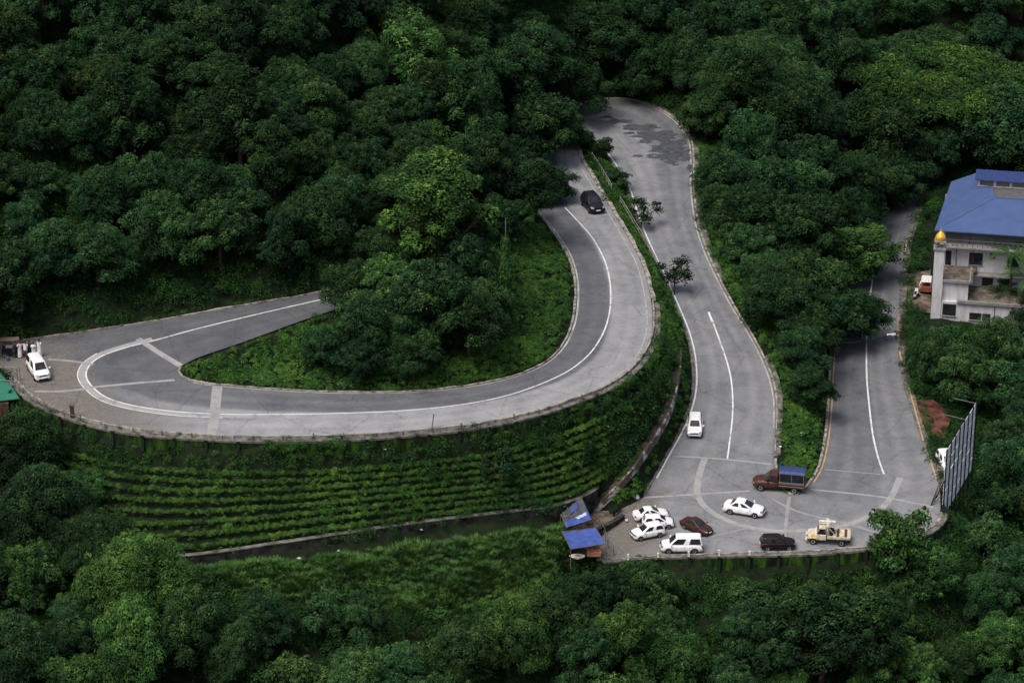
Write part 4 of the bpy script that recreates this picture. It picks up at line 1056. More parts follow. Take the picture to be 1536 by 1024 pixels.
# steps down from the lower wall
root = empty('garden_steps', tuple(P(1046,885,-3.6)), 0, 'broken pale concrete steps in the plants under the lower wall', 'steps')
for i in range(5):
    q = P(1048-2*i, 872+10*i, -3.2-.62*i)-P(1046,885,-3.6); mb = MB(); mb.box(-1.0+.1*(i%2),1.0-.15*((i+1)%2),-.45,.28,-.18,.0); o = mb.build('step', M['white_paint'] if i in (1,3) else M['concrete'], root, bevel=.02); o.location = tuple(q); o.rotation_euler = (0,rnd.uniform(-.03,.03),rnd.uniform(-.08,.08))
# litter
M['litter'] = mat_plain('litter_white', (.68,.68,.70), .6, var=.15)
lt = None
for i, (x, y) in enumerate([(578,675),(571,742),(680,748),(713,725),(806,730),(866,632),(845,690),(827,747),(905,672),(895,690),(955,590),(912,640),(550,652),(744,666),(632,795),(508,826),(447,838),(252,723),(273,788),(1170,670),(1203,650),(940,780),(608,742)]):
    g = hit(x, y, .35)
    if lt is None:
        rs_ = random.Random(9); mb = MB(); v = [(rs_.uniform(-.22,.22), rs_.uniform(-.16,.16), rs_.uniform(0,.22)) for _ in range(9)]; mb.add(v, [(0,1,2,3),(3,4,5,0),(5,6,7,1),(2,7,8,4),(1,6,8,2)]); lt = mb.build('litter', M['litter']); o = lt
    else: o = lt.copy(); col.objects.link(o)
    o.location = (g[0], g[1], g[2]-.05); o.rotation_euler = (0,0,rnd.uniform(0,6)); o.scale = (rnd.uniform(.7,1.3),)*3
    tag(o, 'small white scrap of litter lying on the green plants', 'litter', 'litter scraps on the slopes')
# brick red patches right of the right road
M['brick'] = mat_plain('red_earth', (.11,.045,.035), .9, var=.5, scale=.8, bump=.3)
for L, nm in (([(1352,462),(1368,470),(1369,520),(1362,530),(1351,528)], 'red_verge'), ([(1361,412),(1396,405),(1396,470),(1362,465)], 'yard'), ([(1374,600),(1400,600),(1428,622),(1420,650),(1412,664),(1398,656),(1382,628)], 'red_yard')):
    q = [hit(x, y, .12) for x, y in L]; zc = np.mean([p[2] for p in q])
    tag(meshobj(nm, [(p[0],p[1],p[2]+.05) for p in q], [tuple(range(len(q)))[::-1]], M['brick' if nm != 'yard' else 'dirt']), None, None, None, 'structure')
# ---------------------------------------------------------------- vehicles
def carpaint(name, c, rough=.28, metal=0.0):
    m = mat_plain(name, c, rough, metal, .05, 1.5, coat=.5 if c[0] > .5 else .06)
    if c[0] < .5: m.node_tree.nodes['Principled BSDF'].inputs['Specular IOR Level'].default_value = .25
    return m
M['p_white'] = carpaint('white_car_paint', (.78,.78,.79)); M['p_black'] = carpaint('black_car_paint', (.010,.010,.012), .42)
M['p_brown'] = carpaint('brown_car_paint', (.050,.021,.014), .4); M['p_maroon'] = carpaint('maroon_car_paint', (.012,.007,.007), .4)
M['p_truck'] = carpaint('bronze_truck_paint', (.066,.026,.015), .4); M['p_cream'] = mat_plain('cream_worn_paint', (.50,.44,.33), .6, 0, .35, 3); M['p_yellow'] = mat_plain('yellow_worn_paint', (.62,.38,.03), .55, 0, .4, 4)
def mat_glass():
    m, nt, bs = newmat('car_glass'); bs.inputs['Base Color'].default_value = (.012,.015,.018,1); bs.inputs['Roughness'].default_value = .12; bs.inputs['Specular IOR Level'].default_value = .35
    n = noise_node(nt, 2, 2); r = ramp(nt, n.outputs['Fac'], [(.3,(.008,.010,.012)),(.7,(.03,.034,.04))]); lnk(nt, r.outputs['Color'], bs.inputs['Base Color']); return m
M['glass'] = mat_glass()
M['tyre'] = mat_plain('tyre_rubber', (.018,.018,.018), .85, var=.2); M['rim'] = mat_plain('wheel_rim', (.42,.42,.43), .35, .6, .15)
M['lamp'] = mat_plain('lamp_glass', (.24,.25,.27), .15, .2, .3); M['tail'] = mat_plain('tail_lamp', (.35,.02,.015), .25, 0, .1); M['plate'] = mat_plain('number_plate', (.75,.75,.70), .5, 0, .05)
M['trim'] = mat_plain('black_trim', (.012,.012,.013), .5, 0, .1)
def wheel(root, x, y, r, w, side):
    mb = MB(); n = 20; v = []; f = []
    prof = [(r*.60,-w/2),(r*.93,-w/2),(r,-w/2*.7),(r,w/2*.7),(r*.93,w/2),(r*.60,w/2)]
    for rr, yy in prof:
        for k_ in range(n): a = 2*math.pi*k_/n; v.append((rr*math.cos(a), yy, rr*math.sin(a)))
    for i in range(len(prof)-1):
        for k_ in range(n): f.append((i*n+k_, i*n+(k_+1)%n, (i+1)*n+(k_+1)%n, (i+1)*n+k_))
    f.append(tuple(range(n))); f.append(tuple((len(prof)-1)*n+k_ for k_ in range(n))[::-1])
    mb.add(v, f); o = mb.build('wheel', M['tyre'], root); o.location = (x, y, r)
    mb = MB(); yy = side*(w/2+.012)
    mb.add([(r*.58*math.cos(2*math.pi*k_/n), yy, r*.58*math.sin(2*math.pi*k_/n)) for k_ in range(n)]+[(r*.15*math.cos(2*math.pi*k_/n), yy-side*.02, r*.15*math.sin(2*math.pi*k_/n)) for k_ in range(n)],
           [(k_, (k_+1)%n, n+(k_+1)%n, n+k_) for k_ in range(n) if k_ % 4 != 1]+[tuple(n+k_ for k_ in range(n))])
    mb.build('rim', M['rim'], o)
def ringrect(x0, x1, w, z, r, nside=5, nf=4):
    """rounded rectangle; returns points with a group tag: F front, S side(+y), B back, T side(-y), C corner"""
    pts = []; g = []
    for i in range(nf+1): pts.append((x1, -w+r+(2*w-2*r)*i/nf, z)); g.append('F')
    pts.append((x1-r*.3, w-r*.3, z)); g.append('C')
    for i in range(nside+1): pts.append((x1-r-(x1-x0-2*r)*i/nside, w, z)); g.append('S')
    pts.append((x0+r*.3, w-r*.3, z)); g.append('C')
    for i in range(nf+1): pts.append((x0, w-r-(2*w-2*r)*i/nf, z)); g.append('B')
    pts.append((x0+r*.3, -w+r*.3, z)); g.append('C')
    for i in range(nside+1): pts.append((x0+r+(x1-x0-2*r)*i/nside, -w, z)); g.append('T')
    pts.append((x1-r*.3, -w+r*.3, z)); g.append('C')
    return pts, g
CT = { # L, W, H, belt, base rear, base front, roof rear, roof front, boot height, bonnet height, wheel r
 'sedan': (4.25,1.70,1.46,.93,-.34,.235,-.21,.03,.98,.90,.31),
 'hatch': (3.70,1.64,1.48,.94,-.485,.25,-.42,.06,.90,.92,.30),
 'mpv':   (4.25,1.72,1.72,1.00,-.485,.30,-.455,.14,.95,.98,.32),
 'suv':   (4.20,1.78,1.60,1.02,-.47,.24,-.40,.05,.98,1.0,.34)}
def car(kind, paint, px, py, head, label, z=None, sc=1.0, roofmat=None, name='car', glasscol=None):
    L, W, H, belt, br, bf, rr_, rf_, boot, bon, wr_ = CT[kind]
    g = onroad(px, py) if z is None else P(px, py, z)
    root = empty(name, (g[0], g[1], g[2]+.01), rad(head), label, 'car'); root.scale = (sc,)*3
    pm = M[paint]; h = W/2
    # road tilt under the car
    fwd = Vector((math.cos(rad(head)), math.sin(rad(head)), 0)); 
    if z is None:
        zf, zr = roadz(g[0]+fwd.x*1.4, g[1]+fwd.y*1.4), roadz(g[0]-fwd.x*1.4, g[1]-fwd.y*1.4)
        if zf is not None and zr is not None: root.rotation_euler = (0, -math.atan2(zf-zr, 2.8), rad(head))
    # lower body
    S_ = [(-.500,.42,.60,.74),(-.492,.30,.78,.88),(-.46,.25,boot-.05,.95),(-.40,.22,boot,.985),(-.30,.20,boot+.005 if kind=='sedan' else belt,1.0),(-.15,.20,belt,1.0),(.0,.20,belt-.01,1.0),(.15,.20,belt-.02,1.0),(.25,.20,bon,1.0),(.34,.21,bon-.05,.985),(.42,.23,bon-.12,.94),(.465,.27,bon-.20,.88),(.490,.32,bon-.30,.80),(.500,.40,bon-.42,.70)]
    ring = []
    for x, zb, zt, wf in S_:
        w = h*wf; zm = zb+(zt-zb)*.55
        half = [(0,zb),(w*.80,zb),(w*.95,zb+.05),(w*1.0,zb+(zt-zb)*.35),(w*1.0,zm),(w*.965,zt-.10),(w*.90,zt-.03),(w*.78,zt),(w*.40,zt+.025),(0,zt+.035)]
        ring.append([(x*L, y, z_) for y, z_ in half]+[(x*L, -y, z_) for y, z_ in half[-2:0:-1]])
    n = len(ring[0]); v = [p for r in ring for p in r]
    f = [(i*n+j, i*n+(j+1)%n, (i+1)*n+(j+1)%n, (i+1)*n+j) for i in range(len(ring)-1) for j in range(n)]
    f.append(tuple(range(n))[::-1]); f.append(tuple((len(ring)-1)*n+j for j in range(n)))
    body = meshobj('body', v, f, pm, root, smooth=True)
    # greenhouse
    wb, wt = h*.90, h*.74; zs = [belt-.02, belt+.06, belt+(H-belt)*.55, H-.10, H-.03, H]
    def lerp(t): # 0 belt .. 1 roof
        return (br+(rr_-br)*t)*L, (bf+(rf_-bf)*t)*L, wb+(wt-wb)*t
    rings = []; 
    for i, z_ in enumerate(zs):
        t = min(1, (z_-belt)/(H-.10-belt)); t = max(0, t); x0, x1, w = lerp(t)
        if i >= 4: s = (.10 if i == 4 else .28); x0 += s; x1 -= s*1.2; w -= s*.7
        p, gr = ringrect(x0, x1, w, z_+ (0 if i < 5 else .015), .16); rings.append(p)
    n = len(gr); v = [p for r in rings for p in r]
    shell = []
    for i in range(len(rings)-1):
        for j in range(n): shell.append((i*n+j, i*n+(j+1)%n, (i+1)*n+(j+1)%n, (i+1)*n+j))
    shell.append(tuple((len(rings)-1)*n+j for j in range(n)))
    meshobj('roof', v, shell, roofmat or pm, root, smooth=True)
    def panel(nm, gs, skip=()):
        vv = []; ff = []
        for i in (1, 2):
            js = [j for j in range(n) if gr[j] == gs and gr[(j+1)%n] == gs]
            for q, j in enumerate(js):
                if q in skip: continue
                quad = [rings[i][j], rings[i][(j+1)%n], rings[i+1][(j+1)%n], rings[i+1][j]]
                c = Vector((sum(a[0] for a in quad)/4, sum(a[1] for a in quad)/4, 0))
                nrm = (Vector(quad[1])-Vector(quad[0])).cross(Vector(quad[3])-Vector(quad[0])).normalized()*.014
                b = len(vv); vv += [tuple(Vector(a)+nrm) for a in quad]; ff.append((b,b+1,b+2,b+3))
        if vv: meshobj(nm, vv, ff, M['glass'], root)
    panel('windscreen', 'F'); panel('rear_window', 'B'); panel('side_window', 'S', (2,)); panel('side_window', 'T', (2,))
    # wheels with dark arches
    for sx in (.31, -.30):
        for sy in (1, -1):
            wheel(root, sx*L, sy*(h-.085), wr_, .20, sy)
    for sx in (.31, -.30):
        for sy in (1, -1):
            mb = MB(); n2 = 14; r1, r2 = wr_*1.02, wr_*1.20; y_ = sy*(h*1.0+.004)
            b = len(mb.v); mb.v += [(sx*L+r1*math.cos(a), y_, wr_+r1*math.sin(a)) for a in [math.pi*(q/(n2-1))*1.1-.15 for q in range(n2)]]+[(sx*L+r2*math.cos(a), y_, wr_+r2*math.sin(a)) for a in [math.pi*(q/(n2-1))*1.1-.15 for q in range(n2)]]
            mb.f += [(b+q, b+q+1, b+n2+q+1, b+n2+q) for q in range(n2-1)]; mb.build('wheel_arch', M['trim'], root)
    for sy in (1,-1): mb = MB(); mb.box(-.22*L,.22*L, sy*(h*1.0)-.01, sy*(h*1.0)+.012, .22, .29); mb.build('sill_trim', M['trim'], root)
    mb = MB()
    for sy in (1,-1):
        for xx in (.13, -.075, -.24): mb.box(xx*L-.008, xx*L+.008, sy*h-.01, sy*h+.006, .34, belt-.10)
    mb.build('door_seam', M['trim'], root)
    mb = MB()
    for sy in (1,-1):
        for xx in (-.02, -.19): mb.box(xx*L-.09, xx*L+.09, sy*h-.01, sy*h+.03, belt-.20, belt-.165)
    mb.build('door_handle', pm, root)
    fx = L*.468; fz = bon-.27
    for sy in (1,-1):
        mb = MB(); mb.add([(L*.432,sy*h*.93,fz+.13),(L*.478,sy*h*.84,fz+.02),(L*.492,sy*h*.60,fz-.0),(L*.470,sy*h*.52,fz+.11),(L*.445,sy*h*.76,fz+.20)], [(0,1,2,3,4)]); mb.add([(L*.452,sy*h*.955,fz+.14),(L*.495,sy*h*.86,fz+.02),(L*.508,sy*h*.58,fz),(L*.480,sy*h*.52,fz+.12),(L*.450,sy*h*.78,fz+.19)], [(0,1,2,3,4)]); mb.build('headlight', M['lamp'], root)
        mb = MB(); mb.box(-L*.502,-L*.462,sy*h*.80-.13,sy*h*.80+.13,boot-.26,boot-.10); mb.build('tail_light', M['tail'], root, bevel=.02)
        mb = MB(); mb.box(bf*L-.22, bf*L-.06, sy*(h+.0)-.02, sy*(h+.0)+.02, belt+.02, belt+.06); mb.box(bf*L-.27, bf*L-.13, sy*(h+.10)-.09, sy*(h+.10)+.09, belt+.02, belt+.17); mb.build('wing_mirror', pm if sy else pm, root, bevel=.02)
    mb = MB(); mb.box(L*.47, L*.499, -h*.50, h*.50, fz-.03, fz+.09); mb.box(L*.48, L*.507, -h*.55, h*.55, .34, .46); mb.build('grille', M['trim'], root, bevel=.01)
    mb = MB(); mb.box(L*.497, L*.512, -.24, .24, .47, .57); mb.build('number_plate', M['plate'], root); mb = MB(); mb.box(-L*.507, -L*.49, -.24, .24, .56, .67); mb.build('number_plate', M['plate'], root)
    if kind == 'suv':
        mb = MB(); [mb.box(rr_*L+.3, rf_*L-.2, sy*wt*.80-.02, sy*wt*.80+.02, H+.02, H+.06) for sy in (1,-1)]; mb.build('roof_rail', M['trim'], root)
    return root
car('suv','p_black',889,313,-74,'black car driving down the upper road towards the camera', glasscol=1)
car('mpv','p_white',58,561,-67,'white people carrier parked at the left hairpin beside the group of people', sc=.90)
car('hatch','p_white',1042,645,-94,'white hatchback coming down the middle road towards the bend', sc=.92)
car('sedan','p_white',1116,769,-19,'white saloon crossing the middle of the lower bend, side on', sc=.93)
car('sedan','p_white',976,777,14,'white saloon parked nearest to the road, its dark rear window facing the stalls', sc=.80)
car('hatch','p_white',987,789,4,'white car hemmed in between two other parked white cars', sc=.80, roofmat=None)
car('hatch','p_white',971,804,202,'white hatchback with its bonnet towards the blue stalls, behind the white people carrier', sc=.86)
car('mpv','p_white',1022,825,180,'white people carrier standing side on against the wall of the lower bend', sc=.92)
car('sedan','p_brown',1045,795,-44,'brown saloon turned towards the camera between the white cars and the maroon car', sc=.78)
car('hatch','p_maroon',1166,821,2,'dark maroon hatchback standing against the edge wall beside the tow truck', sc=.88)
car('hatch','p_white',1420,700,-80,'white car half hidden behind the billboard frame', z=-1.05, sc=.95)

# tarpaulin covered pickup truck
g = onroad(1167,733); tr = empty('pickup_truck', (g[0], g[1], g[2]+.01), rad(169), 'bronze pickup truck with a blue tarpaulin roof at the tip of the grass island', 'truck'); tr.scale = (.92,.95,1.04)
h = .88
S_ = [(-.1,.45,1.02,.98),(.55,.40,1.05,1.0),(.95,.35,1.08,1.0),(1.6,.34,1.06,.98),(2.1,.36,.98,.95),(2.45,.40,.88,.90),(2.62,.46,.72,.80)]
ring = []
for x, zb, zt, wf in S_:
    w = h*wf; half = [(0,zb),(w*.85,zb),(w,zb+.1),(w,zt-.18),(w*.92,zt-.04),(w*.6,zt+.02),(0,zt+.04)]; ring.append([(x,y,z_) for y,z_ in half]+[(x,-y,z_) for y,z_ in half[-2:0:-1]])
n = len(ring[0]); v = [p for r in ring for p in r]; f = [(i*n+j, i*n+(j+1)%n, (i+1)*n+(j+1)%n, (i+1)*n+j) for i in range(len(ring)-1) for j in range(n)]+[tuple(range(n))[::-1], tuple((len(ring)-1)*n+j for j in range(n))]
meshobj('body', v, f, M['p_truck'], tr, smooth=True)
mb = MB(); mb.add([(.0,-.80,1.02),(1.45,-.80,1.05),(1.45,.80,1.05),(.0,.80,1.02),(.0,-.68,1.72),(.72,-.66,1.72),(.72,.66,1.72),(.0,.68,1.72)], [(0,3,2,1),(4,5,6,7),(0,1,5,4),(2,3,7,6),(3,0,4,7),(1,2,6,5)]); mb.build('cab', M['p_truck'], tr, bevel=.05)
mb = MB(); mb.add([(1.39,-.68,1.12),(1.39,.68,1.12),(.80,.58,1.68),(.80,-.58,1.68)], [(0,1,2,3)]); o = mb.build('windscreen', M['glass'], tr); o.location = (.035,0,.02)
for sy in (1,-1):
    mb = MB(); mb.add([(.15,sy*.80,1.12),(1.15,sy*.80,1.12),(.72,sy*.70,1.64),(.15,sy*.71,1.64)], [(0,1,2,3)]); o = mb.build('side_window', M['glass'], tr); o.location = (0, sy*.012, 0)
    mb = MB(); mb.box(2.40,2.62,sy*.66-.14,sy*.66+.14,.66,.82); mb.build('headlight', M['lamp'], tr, bevel=.03)
    mb = MB(); mb.box(.95,1.1,sy*.98-.08,sy*.98+.08,1.1,1.32); mb.build('wing_mirror', M['trim'], tr)
    wheel(tr, 1.75, sy*.80, .36, .22, sy); wheel(tr, -1.75, sy*.80, .36, .22, sy)
mb = MB(); mb.box(2.52,2.68,-.5,.5,.56,.74); mb.build('grille', M['trim'], tr)
mb = MB(); mb.box(-2.75,-.12,-.86,.86,.55,1.12); mb.box(-2.78,-2.70,-.88,.88,.5,.6); mb.build('load_bed', M['p_truck'], tr, bevel=.02)
mb = MB(); [mb.box(-2.74,-.14,sy*.875-.012,sy*.875+.012,zz,zz+.04) for sy in (1,-1) for zz in (.72,.98,1.10)]; mb.build('side_rail', M['rim'], tr)
M['canopy'] = mat_plain('black_canvas', (.012,.015,.018), .7, 0, .3, 2, bump=.4); M['tarp_blue'] = mat_plain('blue_tarp', (.040,.075,.27), .55, 0, .22, 2.2, bump=.5)
M['tarp_truck'] = mat_plain('dark_blue_tarp', (.022,.040,.135), .6, 0, .35, 5, bump=.5)
mb = MB(); mb.box(-2.72,-.16,-.83,.83,1.12,2.02); mb.build('canopy', M['canopy'], tr, bevel=.04)
mb = MB(); mb.add([(-2.80,-.87,1.98),(-.10,-.87,1.98),(-.10,.87,1.98),(-2.80,.87,1.98),(-2.80,-.60,2.16),(-.10,-.60,2.17),(-.10,.60,2.17),(-2.80,.60,2.16),(-2.80,0,2.21),(-.10,0,2.22)], [(0,1,5,4),(4,5,9,8),(8,9,6,7),(7,6,2,3),(0,4,8,7,3),(1,2,6,9,5),(0,3,2,1)]); mb.build('tarpaulin_roof', M['tarp_truck'], tr, bevel=.02)
mb = MB(); [mb.box(x-.025,x+.025,sy*.845-.012,sy*.845+.012,1.12,2.0) for x in (-2.68,-1.45,-.2) for sy in (1,-1)]; mb.build('canopy_frame', M['metal'], tr)
for sy in (1,-1): mb = MB(); mb.box(-2.80,-2.76,sy*.72-.08,sy*.72+.08,.62,.86); mb.build('tail_light', M['tail'], tr)

# tow truck with a crane mast
g = onroad(1241,812); tw = empty('tow_truck', (g[0], g[1], g[2]+.01), rad(173), 'cream tow truck with a crane mast at the edge of the lower bend', 'truck'); tw.scale = (.90,.95,.95); 
mb = MB(); mb.box(-2.3,1.6,-.35,.35,.50,.66); mb.box(-2.3,-2.1,-.8,.8,.45,.6); mb.build('chassis', M['trim'], tw)
mb = MB(); mb.add([(1.15,-.78,.55),(2.15,-.66,.55),(2.15,.66,.55),(1.15,.78,.55),(1.15,-.74,1.12),(2.05,-.58,.98),(2.05,.58,.98),(1.15,.74,1.12)], [(0,3,2,1),(4,5,6,7),(0,1,5,4),(1,2,6,5),(2,3,7,6),(3,0,4,7)]); mb.build('bonnet', M['p_cream'], tw, bevel=.06)
mb = MB(); mb.box(2.08,2.19,-.4,.4,.62,.90); mb.box(2.1,2.26,-.8,.8,.42,.54); mb.build('grille', M['p_cream'], tw)
mb = MB(); mb.box(.15,1.2,-.82,.82,.55,1.15); mb.build('cab', M['p_cream'], tw, bevel=.04)
mb = MB(); mb.add([(.18,-.76,1.15),(1.12,-.76,1.15),(1.12,.76,1.15),(.18,.76,1.15),(.28,-.66,1.70),(.86,-.66,1.70),(.86,.66,1.70),(.28,.66,1.70)], [(0,3,2,1),(4,5,6,7),(0,1,5,4),(1,2,6,5),(2,3,7,6),(3,0,4,7)]); mb.build('cab_window', M['glass'], tw)
mb = MB(); mb.box(.22,.92,-.70,.70,1.70,1.78); [mb.tube([(.95 if q else .25, s*.7, 1.15),(.88 if q else .27, s*.67, 1.72)], .035, 4) for s in (1,-1) for q in (0,1)]; mb.build('cab_roof', M['p_cream'], tw, bevel=.02)
mb = MB(); mb.box(-2.3,.08,-.92,.92,.84,.96); mb.box(-2.3,.08,-.96,-.90,.80,1.08); mb.box(-2.3,.08,.90,.96,.80,1.08); mb.box(-2.34,-2.28,-.92,.92,.80,1.02); mb.build('flat_bed', M['p_cream'], tw, bevel=.02)
mb = MB(); [mb.box(x,x+.28,-.92,.92,.965,.98) for x in (-2.0,-1.2)]; mb.build('bed_strip', M['rust'], tw)
mb = MB(); mb.tube([(-.05,-.75,.96),(.05,-.80,2.05)], .09, 6); mb.tube([(-.05,.75,.96),(.05,.80,2.05)], .09, 6); mb.box(-.12,.20,-.86,.86,1.98,2.14); mb.tube([(-.9,.6,.98),(.0,.78,2.0)], .05, 5); mb.tube([(-.9,-.6,.98),(.0,-.78,2.0)], .05, 5); mb.build('crane_mast', M['p_cream'], tw, bevel=.01)
mb = MB(); mb.box(-.75,.95,-.13,.13,2.14,2.30); mb.tube([(-.7,0,2.14),(-.75,0,1.5)], .03, 5); mb.box(-.83,-.67,-.06,.06,1.38,1.52); mb.build('crane_boom', M['white_paint'], tw, bevel=.02)
mb = MB(); mb.lathe((-.55,0,.97), [(.0,0),(.22,.0),(.22,.1),(.12,.12),(.12,.34),(.22,.36),(.22,.46),(0,.46)]); mb.box(-.45,-.2,-.4,.35,.97,1.38); mb.ball((-.35,.45,1.1),.2,.16,.16); mb.build('winch', M['trim'], tw)
for sy in (1,-1):
    wheel(tw, 1.45, sy*.74, .36, .22, sy); wheel(tw, -1.45, sy*.80, .36, .26, sy)
    mb = MB(); mb.box(1.1,1.85,sy*.80-.12,sy*.80+.12,.72,.80); mb.build('mudguard', M['p_yellow'], tw, bevel=.03)
    mb = MB(); mb.ball((2.12,sy*.5,.86),.07,.11,.11); mb.build('headlight', M['lamp'], tw)

def scooter(px, py, head, label, col_, z=None, sc=1.0):
    g = onroad(px, py) if z is None else P(px, py, z)
    if g is None: g = P(px, py, 0)
    s = empty('motor_scooter', (g[0],g[1],g[2]+.01), rad(head), label, 'scooter'); s.scale = (sc,)*3; s.rotation_euler = (rad(9),0,rad(head))
    for x in (.62,-.58): wheel(s, x, 0, .23, .10, 1)
    mb = MB(); mb.add([(-.80,-.14,.42),(-.25,-.17,.36),(-.25,.17,.36),(-.80,.14,.42),(-.85,-.09,.68),(-.15,-.13,.66),(-.15,.13,.66),(-.85,.09,.68)], [(0,3,2,1),(4,5,6,7),(0,1,5,4),(1,2,6,5),(2,3,7,6),(3,0,4,7)]); mb.box(-.3,.35,-.15,.15,.28,.33); mb.add([(.32,-.19,.30),(.42,-.19,.30),(.42,.19,.30),(.32,.19,.30),(.40,-.15,.88),(.50,-.12,.88),(.50,.12,.88),(.40,.15,.88)], [(0,3,2,1),(4,5,6,7),(0,1,5,4),(1,2,6,5),(2,3,7,6),(3,0,4,7)]); mb.build('body', col_, s, bevel=.04)
    mb = MB(); mb.box(-.78,-.12,-.12,.12,.68,.78); mb.build('seat', M['trim'], s, bevel=.04)
    mb = MB(); mb.tube([(.62,0,.23),(.50,0,.6),(.42,0,.95)], .04, 6); mb.tube([(.36,-.33,1.0),(.44,0,.96),(.36,.33,1.0)], .022, 5); mb.build('handlebar', M['trim'], s)
    mb = MB(); mb.ball((.50,0,.84),.07,.10,.08); mb.build('headlight', M['lamp'], s)
    return s
scooter(925,770,60,'black scooter standing in the shade beside the dirt path by the stalls', M['trim'], z=.12)
scooter(1372,446,75,'white scooter parked left of the white tower', M['p_white'], z=-3.3, sc=1.1)
scooter(1380,434,80,'second white scooter further back beside the tower', M['p_white'], z=-3.3, sc=1.0)

# ---------------------------------------------------------------- stalls
M['tarp_grey'] = mat_plain('grey_black_tarp', (.05,.055,.065), .6, 0, .5, 2.5, bump=.5, c2=(.018,.02,.026)); M['tarp_lite'] = mat_plain('light_tarp_patch', (.45,.48,.58), .6, 0, .2, 3)
M['bamboo'] = mat_plain('wood_pole', (.14,.10,.065), .85, 0, .3, 4); M['sheet_iron'] = mat_plain('sheet_iron', (.16,.14,.12), .6, .4, .4, 3)
def tarp(name, C, mat, parent, sag=.12, n=9, seed=1, th=.02):
    """sheet spanned between four corners with sag and creases"""
    r = np.random.RandomState(seed); C = [np.array(c) for c in C]; v = []
    for lay_ in (0, 1):
        for i in range(n):
            for j in range(n):
                a, b = i/(n-1), j/(n-1); p = (C[0]*(1-a)+C[1]*a)*(1-b)+(C[3]*(1-a)+C[2]*a)*b
                z = -sag*4*a*(1-a)*.5-sag*4*b*(1-b)*.3+.05*math.sin(a*17+seed)*(1-abs(2*b-1)*.4)
                v.append((p[0], p[1], p[2]+z-lay_*th))
    f = [(i*n+j, (i+1)*n+j, (i+1)*n+j+1, i*n+j+1) for i in range(n-1) for j in range(n-1)]
    f += [tuple(q+n*n for q in t)[::-1] for t in f]
    return meshobj(name, v, f, mat, parent, smooth=True)
def rel(root, px, py, z): return tuple(P(px, py, z)-np.array(root.location))
st = empty('market_stall', tuple(P(876,828,0)), 0, 'stall under a blue tarpaulin with fruit, at the wall corner of the lower bend', 'stall')
cor = [rel(st,843,797,2.35), rel(st,893,791,2.5), rel(st,909,815,2.05), rel(st,856,823,1.95)]
tarp('tarpaulin', cor, M['tarp_blue'], st, .10, 11, 2)
for c in cor: MB().tube([(c[0],c[1],-.05),(c[0],c[1],c[2])], .045, 6).build('post', M['bamboo'], st)
mb = MB(); [mb.tube([cor[a], cor[b]], .03, 5) for a, b in ((0,1),(1,2),(2,3),(3,0))]; mb.build('roof_frame', M['bamboo'], st)
c0 = rel(st,858,832,0); mb = MB(); mb.box(-1.2,1.25,-.1,.75,.55,.62); [mb.box(x,x+.07,y,y+.07,0,.55) for x in (-1.1,1.1) for y in (-.05,.6)]; mb.build('counter', M['bamboo'], st)
mb = MB(); mb.box(-1.25,1.3,.9,.94,.0,1.7); mb.build('back_sheet', M['sheet_iron'], st)
b = empty('fruit_basket', tuple(P(891,833,.62)), 0, 'wide basket heaped with orange and red fruit on the stall front', 'basket'); mb = MB(); mb.add([(-.62,-.2,0),(.62,-.2,0),(.62,.5,0),(-.62,.5,0),(-.68,-.25,.5),(.68,-.25,.5),(.68,.55,.5),(-.68,.55,.5)], [(0,3,2,1),(0,1,5,4),(1,2,6,5),(2,3,7,6),(3,0,4,7),(4,5,6,7)]); mb.build('basket', mat_plain('basket_orange', (.45,.20,.12), .7, 0, .5, 9, c2=(.12,.05,.03)), b)
mb = MB(); [mb.ball((-.5+.2*(i%6), -.1+.16*(i//6), .53+.05*((i*7)%3)), .10,.10,.09, 6, 4) for i in range(24)]; mb.build('fruit', mat_plain('fruit_skin', (.50,.23,.08), .5, 0, .5, 6, c2=(.35,.05,.03)), b)
g_ = P(891,833,1.2); mb = MB(); [mb.ball((-.45+.18*i, .25+.1*(i%2), .68), .1,.07,.06,6,4) for i in range(6)]; mb.build('greens', mat_plain('greens', (.08,.20,.03), .6, 0, .3, 6), b)
b = empty('oval_tray', tuple(P(866,836,.63)), 0, 'pale oval tray lying at the left front of the blue stall', 'tray'); mb = MB(); mb.lathe((0,0,0), [(.0,.02),(.45,.0),(.62,.12),(.66,.20),(.60,.20),(.45,.06),(0,.05)], 18); o = mb.build('dish', M['white_paint'], b); o.scale = (1.1,.62,1); MB().lathe((0,0,.055), [(0,0),(.40,.02),(.3,.10),(0,.13)], 14).build('goods', mat_plain('pale_goods', (.50,.44,.32), .7, 0, .3, 8), b)
s2 = empty('market_stall', tuple(P(862,796,0)), 0, 'tilted stall roof patched with black and blue sheets behind the blue tarpaulin stall', 'stall')
cor = [rel(s2,841,771,2.5), rel(s2,872,744,3.0), rel(s2,886,777,2.1), rel(s2,849,790,1.9)]
tarp('roof_sheet', cor, M['tarp_grey'], s2, .06, 11, 4)
for c in cor: MB().tube([(c[0],c[1],-.1),(c[0],c[1],c[2])], .045, 6).build('post', M['bamboo'], s2)
def qlerp(C, a, b, dz): return tuple(((np.array(C[0])*(1-a)+np.array(C[1])*a)*(1-b)+(np.array(C[3])*(1-a)+np.array(C[2])*a)*b)+np.array([0,0,dz]))
tarp('blue_sheet', [qlerp(cor,0,.68,.07), qlerp(cor,1,.66,.07), qlerp(cor,1,1.06,.03), qlerp(cor,0,1.06,.03)], M['tarp_blue'], s2, .05, 9, 5)
tarp('blue_patch', [qlerp(cor,.45,.12,.09), qlerp(cor,.75,.10,.09), qlerp(cor,.70,.36,.07), qlerp(cor,.35,.40,.07)], M['tarp_blue'], s2, .02, 6, 6)
